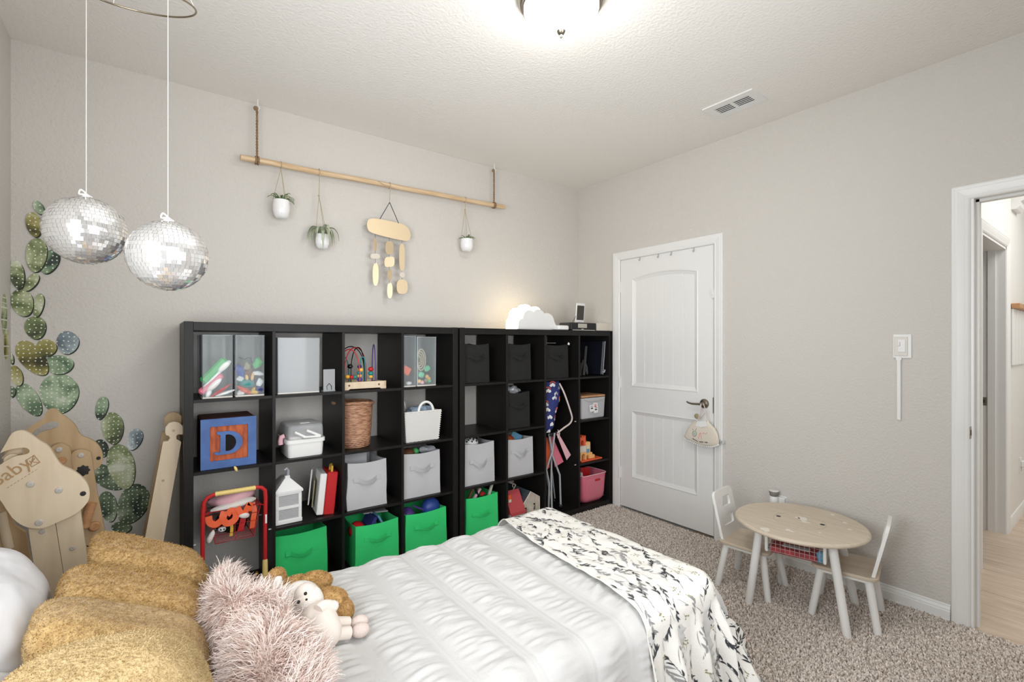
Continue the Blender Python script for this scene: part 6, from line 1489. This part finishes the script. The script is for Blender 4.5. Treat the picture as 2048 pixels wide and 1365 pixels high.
# leaf sprigs: printed shapes that follow the cloth
def sprig_mesh(n, seed):
    rg = random.Random(seed); mbs = [MB(), MB(), MB()]
    def Q(s, b): 
        u0 = throw_edge(max(b, TY0)); L_ = (TX1 - u0) + .44; a = (s - u0) / L_
        return throw_pt(min(max(a, .002), .998), min(max(b, TB0 + .002), TB1 - .002), .0022) if -.001 < a < 1 and TB0 < b < TB1 else None
    def leaf(mb, s, b, ang, ln, w):
        cs, sn = math.cos(ang), math.sin(ang); prof = ((0, .1), (.25, .8), (.5, 1), (.75, .7), (1, .05)); L_, R_ = [], []
        for t_, k in prof:
            bend = .25 * ln * t_ * t_
            for arr, sg in ((L_, 1), (R_, -1)):
                x, y = t_ * ln, sg * w * k + bend
                p = Q(s + x * cs - y * sn, b + x * sn + y * cs)
                if p is None: return
                arr.append(p)
        m = len(L_); mb.add(L_ + R_, [(i, i + m, i + m + 1, i + 1) for i in range(m - 1)])
    cells = []
    s = 1.22
    while s < 2.2:
        b = TB0 + rg.uniform(0, .04)
        while b < TB1: cells.append((s + rg.uniform(-.014, .014), b + rg.uniform(-.014, .014))); b += .058
        s += .046
    for (s, b) in cells:
        k = rg.random(); dirn = rg.choice((-1, 1)) * PI / 2 + rg.uniform(-.7, .7)
        if k < .60:
            mb = mbs[0] if k < .42 else mbs[2]
            cur = rg.uniform(-9, 9); L_ = rg.uniform(.06, .10); n_ = 8; ps = []; x, y, d = s - math.cos(dirn) * L_ / 2, b - math.sin(dirn) * L_ / 2, dirn
            for i in range(n_): ps.append((x, y, d)); x += math.cos(d) * L_ / n_; y += math.sin(d) * L_ / n_; d += cur * L_ / n_
            for (x0, y0, d0) in ps: leaf(mb, x0, y0, d0, L_ / n_ * 1.25, .0008)
            sg = 1
            for i in range(2, n_):
                sg = -sg
                if rg.random() < .75: leaf(mb, ps[i][0], ps[i][1], ps[i][2] + sg * rg.uniform(.35, .6), rg.uniform(.016, .030), rg.uniform(.0020, .0042))
            leaf(mb, ps[-1][0], ps[-1][1], ps[-1][2], .022, .0032)
        elif k < .84:
            for i in range(6): leaf(mbs[1], s + rg.uniform(-.012, .012), b + rg.uniform(-.012, .012), rg.uniform(0, 6.28), .006, .0024)
            leaf(mbs[1], s, b, dirn, .03, .0007)
        else:
            leaf(mbs[2], s, b, dirn, .05, .0009); leaf(mbs[2], s + .006, b, dirn + .5, .018, .003)
    return mbs
for mb, m, nm in zip(sprig_mesh(0, 5), (M['charcoal'], M['olive'], M['greyprint']), ('dark_leaf_print', 'olive_berry_print', 'grey_leaf_print')): obj(nm, mb, m, th, kind='stuff', sharp=None)

# ---- pillows and cushions
def axes(rz, rx=0, ry=0): return Matrix.Rotation(rz, 3, 'Z') @ Matrix.Rotation(rx, 3, 'X') @ Matrix.Rotation(ry, 3, 'Y')
def cushion_mesh(c, half, R, e=2.6, amp=.05, freq=5, seed=0, nu=72, nv=48, pinch=0.0, folds=0.0, floor=None):
    c = Vector(c); V = []
    mb = MB()
    def d(p):
        s = Vector((p.x / half[0], p.y / half[1], p.z / half[2]))
        q = p * (1 + pinch * (abs(s.x) ** 3) * (abs(s.z) ** 3))
        w = R @ q + c
        n = mnoise.noise(w * freq + Vector((seed, 0, 0))) * amp + mnoise.noise(w * freq * 2.7 + Vector((0, seed, 0))) * amp * .35
        f = folds * (1 - abs(mnoise.noise(Vector((w.x * 3 + w.z * 5, w.y * 4 - w.z * 2, seed))) ) * 2.2)
        return q * (1 + n + f * .4)
    mb.ell((0, 0, 0), half, nu, nv, None, e, d)
    mb.v = [tuple(R @ Vector(p) + c) for p in mb.v]
    if floor is not None: mb.v = [(x, y, max(z, floor)) for x, y, z in mb.v]
    return mb
def furry(name, label, cat, mb, m, fur, n, ln, rad, group=None, segs=2, down=.35, jitter=.35, curl=0., up=-.3, fname='pile', **k):
    V, T = tris_of(mb); lo, hi = V.min(0), V.max(0); loc = ((lo[0] + hi[0]) / 2, (lo[1] + hi[1]) / 2, lo[2])
    t = thing(name, label, cat, loc, group=group, world=True)
    obj(k.get('body', 'cover'), mb, m, t, sharp=None)
    vf, ff = strands(V, T, n, ln, rad, segs, down, jitter, curl, flow=k.get('flow', .25), keep=lambda P, N_: (N_[:, 2] > up) & (((P * -1) * N_).sum(1) + N_[:, 2] * H > -.25))
    obj(fname, (vf, ff), fur, t, sharp=None, kind='stuff')
    return t
def bed_z(x): return BZ + .012
def slabcushion(tl, tr, Y, hz, th_, seed, e=4.2, grow=1.06, amp=.05, folds=.03, yaw=-.1):
    """a cushion whose upper edge runs between two corners"""
    p1, p2 = at(*tl, 'Y', Y), at(*tr, 'Y', Y); d = p2 - p1; hx = d.length / 2 * grow
    ux = d.normalized(); ux = Vector((ux.x, ux.y + yaw, ux.z)); uz = Vector((-.10, .12, 1))
    R = Matrix((ux, (0, 1, 0), uz)).transposed(); c = (p1 + p2) / 2 - uz * hz
    return cushion_mesh(c, (hx, th_, hz), R, e, amp, 5, seed, folds=folds, floor=.505, nu=96, nv=64)
MG = 'mustard plush cushions on the bed'
furry('mustard_cushion', 'mustard plush cushion at the back, its left corner standing highest', 'cushion', slabcushion((182, 1070), (402, 1108), 1.86, .155, .10, 1, e=4.6, grow=1.10), M['mustard'], M['mustardfur'], 52000, .0065, .0012, MG, jitter=.9)
furry('mustard_cushion', 'second mustard plush cushion from the back, left of the pink shag', 'cushion', slabcushion((118, 1146), (404, 1172), 1.64, .155, .10, 2, e=4.2, grow=1.08), M['mustard'], M['mustardfur'], 56000, .0065, .0012, MG, jitter=.9)
furry('mustard_cushion', 'third mustard plush cushion from the back, in front of the white pillow', 'cushion', slabcushion((56, 1214), (402, 1240), 1.43, .165, .095, 5, e=4.4, grow=1.06, folds=.07), M['mustard'], M['mustardshade'], 70000, .0042, .0010, MG, jitter=1.0, flow=.5)
furry('mustard_cushion', 'nearest and palest mustard plush cushion, cut off by the lower picture edge', 'cushion', slabcushion((-60, 1372), (396, 1258), 1.10, .175, .11, 8, e=3.2, folds=.09, yaw=-.05), M['mustardpale'], M['mustardlight'], 70000, .0042, .0010, MG, jitter=1.0, flow=.5)
def plain_cushion(label, c, half, R, seed):
    mb = cushion_mesh(c, half, R, 3.0, .09, 6, seed, folds=.10, floor=.505, nu=110, nv=80)
    t = thing('bed_pillow', label, 'pillow', (c[0], c[1], .505), group='white bed pillows against the left wall', world=True)
    obj('pillow_case', mb, M['linen'], t, sharp=None)
plain_cushion('upright white bed pillow behind the mustard cushions', (-.345, 1.66, .66), (.145, .225, .185), axes(.1, 0, -.25), 7)
plain_cushion('white bed pillow lying lower in front of the upright one', (-.335, 1.30, .60), (.145, .20, .10), axes(0, 0, -.1), 9)
pk = cushion_mesh((.226, 1.42, .592), (.076, .37, .088), axes(.05, 0, .25), 2.4, .10, 5, 3, floor=.505)
def _waist(p):
    x, y, z = p; k = math.exp(-((y - 1.60) / .10) ** 2)                    # pinched where the toys press against it
    far = max(0, (y - 1.62)) * .5
    return (x - (.075 * k if x > .22 else .02 * k) - far * (.5 if x > .2 else 0), y, z - .03 * k + far * .12)
pk.v = [_waist(p) for p in pk.v]
pf = furry('shaggy_cushion', 'long pale pink shaggy cushion lying across the bed', 'cushion', pk, M['pink'], M['pinkfur'], 24000, .062, .0015, None, 9, .75, .26, .40, -.5, 'shag', flow=1.0)

# ---- soft toys
t = thing('plush_dog', 'tan plush dog lying behind the white lamb doll on the quilt', 'soft toy', (.42, 1.60, BZ), world=True)
def soft(nm, parts, m, parent=None, fur=None, nfur=0, ln=.008, level=2):
    """one continuous skin over a chain of balls (metaball-like union by remesh)"""
    mb = MB()
    for c_, r_, R_ in parts: mb.ell(c_, r_, 28, 18, R_, 2.0, lambda p: p * (1 + .05 * mnoise.noise(p * 30)))
    o = obj(nm, mb, m, parent, sharp=None)
    if len(parts) > 1:
        rm = o.modifiers.new('skin', 'REMESH'); rm.mode = 'VOXEL'; rm.voxel_size = .0045; rm.use_smooth_shade = True
        s_ = o.modifiers.new('soften', 'SMOOTH'); s_.iterations = 6; s_.factor = .6
    if fur:
        V, T = tris_of(mb); vf, ff = strands(V, T, nfur, ln, .0011, 2, .2, .5); obj('pile', (vf, ff), fur, parent, sharp=None, kind='stuff')
    return o
def W(px, py, z): return at(px, py, 'Z', z)
def DY(px, py, Y): return at(px, py, 'Y', Y)
hd_ = DY(590, 1190, 1.64); bd = W(650, 1212, .56); 
soft('body', [(hd_, (.062, .058, .058), None), ((hd_ + bd) / 2, (.055, .05, .045), None), (bd, (.07, .06, .05), None), (W(640, 1235, .545), (.06, .05, .04), None)], M['teddy'], t, M['teddy'], 18000, .0045)
for p_, r_, rot in ((DY(548, 1170, 1.68), (.034, .026, .052), axes(0, 0, .35)), (DY(632, 1163, 1.62), (.052, .028, .030), axes(0, 0, .25))): 
    mb = MB().ell(p_, r_, 24, 16, rot); obj('ear', mb, M['teddy'], t, sharp=None)
    V, T = tris_of(mb); vf, ff = strands(V, T, 5000, .005, .0011, 2, .2, .5); obj('ear_pile', (vf, ff), M['teddy'], t, sharp=None, kind='stuff')
for q in ((598, 1170),): obj('eye', MB().ell(DY(*q, 1.582), (.005,) * 3, 10, 7), M['eye'], t)
for q, r_ in (((684, 1222, .545), (.034, .040, .036)), ((676, 1212, .555), (.030, .036, .034))):
    mb = MB().ell(W(*q), r_, 20, 14); obj('paw', mb, M['teddy'], t, sharp=None)
    V, T = tris_of(mb); vf, ff = strands(V, T, 4500, .0045, .001, 2, .2, .5); obj('paw_pile', (vf, ff), M['teddy'], t, sharp=None, kind='stuff')

t = thing('plush_lamb', 'white plush lamb doll lying on its back with legs stretched out', 'soft toy', (.42, 1.44, BZ), world=True)
hl = W(600, 1198, .600); bl = W(652, 1252, .565)
soft('head', [(hl, (.058, .054, .050), axes(-.6)), (W(618, 1204, .600), (.042, .045, .046), None)], M['lamb'], t)
face = W(612, 1196, .622); obj('face_patch', MB().ell(W(611, 1193, .618), (.036, .040, .036), 20, 14, axes(-.6)), M['lambskin'], t)
soft('body', [(W(636, 1236, .572), (.052, .055, .045), None), (W(646, 1253, .560), (.046, .060, .050), None), (W(652, 1260, .555), (.042, .054, .046), None)], M['lambskin'], t)
for q in ((597, 1205, .650), (611, 1188, .652)): obj('eye', MB().ell(W(*q), (.0048,) * 3, 12, 8), M['eye'], t)
obj('nose', MB().ell(W(613, 1200, .645), (.0035, .0035, .003), 10, 7), M['eye'], t)
for q, r_ in (((556, 1167, .63), (.014, .012, .022)), ((632, 1205, .60), (.012, .010, .018))): obj('ear', MB().ell(W(*q), r_, 14, 10, None, 2, lambda p: p * (1 + .15 * mnoise.noise(p * 90))), M['lamb'], t)
obj('arm', MB().tube(sm([W(636, 1222, .61), W(648, 1213, .612), W(664, 1214, .60)], 4), .017, 12), M['lambskin'], t); obj('hand', MB().ell(W(664, 1214, .60), (.019, .017, .017), 14, 10), M['lamb'], t)
for a, b, c_ in (((664, 1247, .55), (696, 1247, .53), (719, 1245, .528)), ((662, 1270, .545), (698, 1266, .527), (721, 1261, .526))):
    obj('leg', MB().tube(sm([W(*a), W(*b)], 4), .018, 14), M['lambskin'], t, label=None); obj('foot', MB().ell(W(*c_), (.026, .021, .020), 18, 12), M['lambfoot'], t)
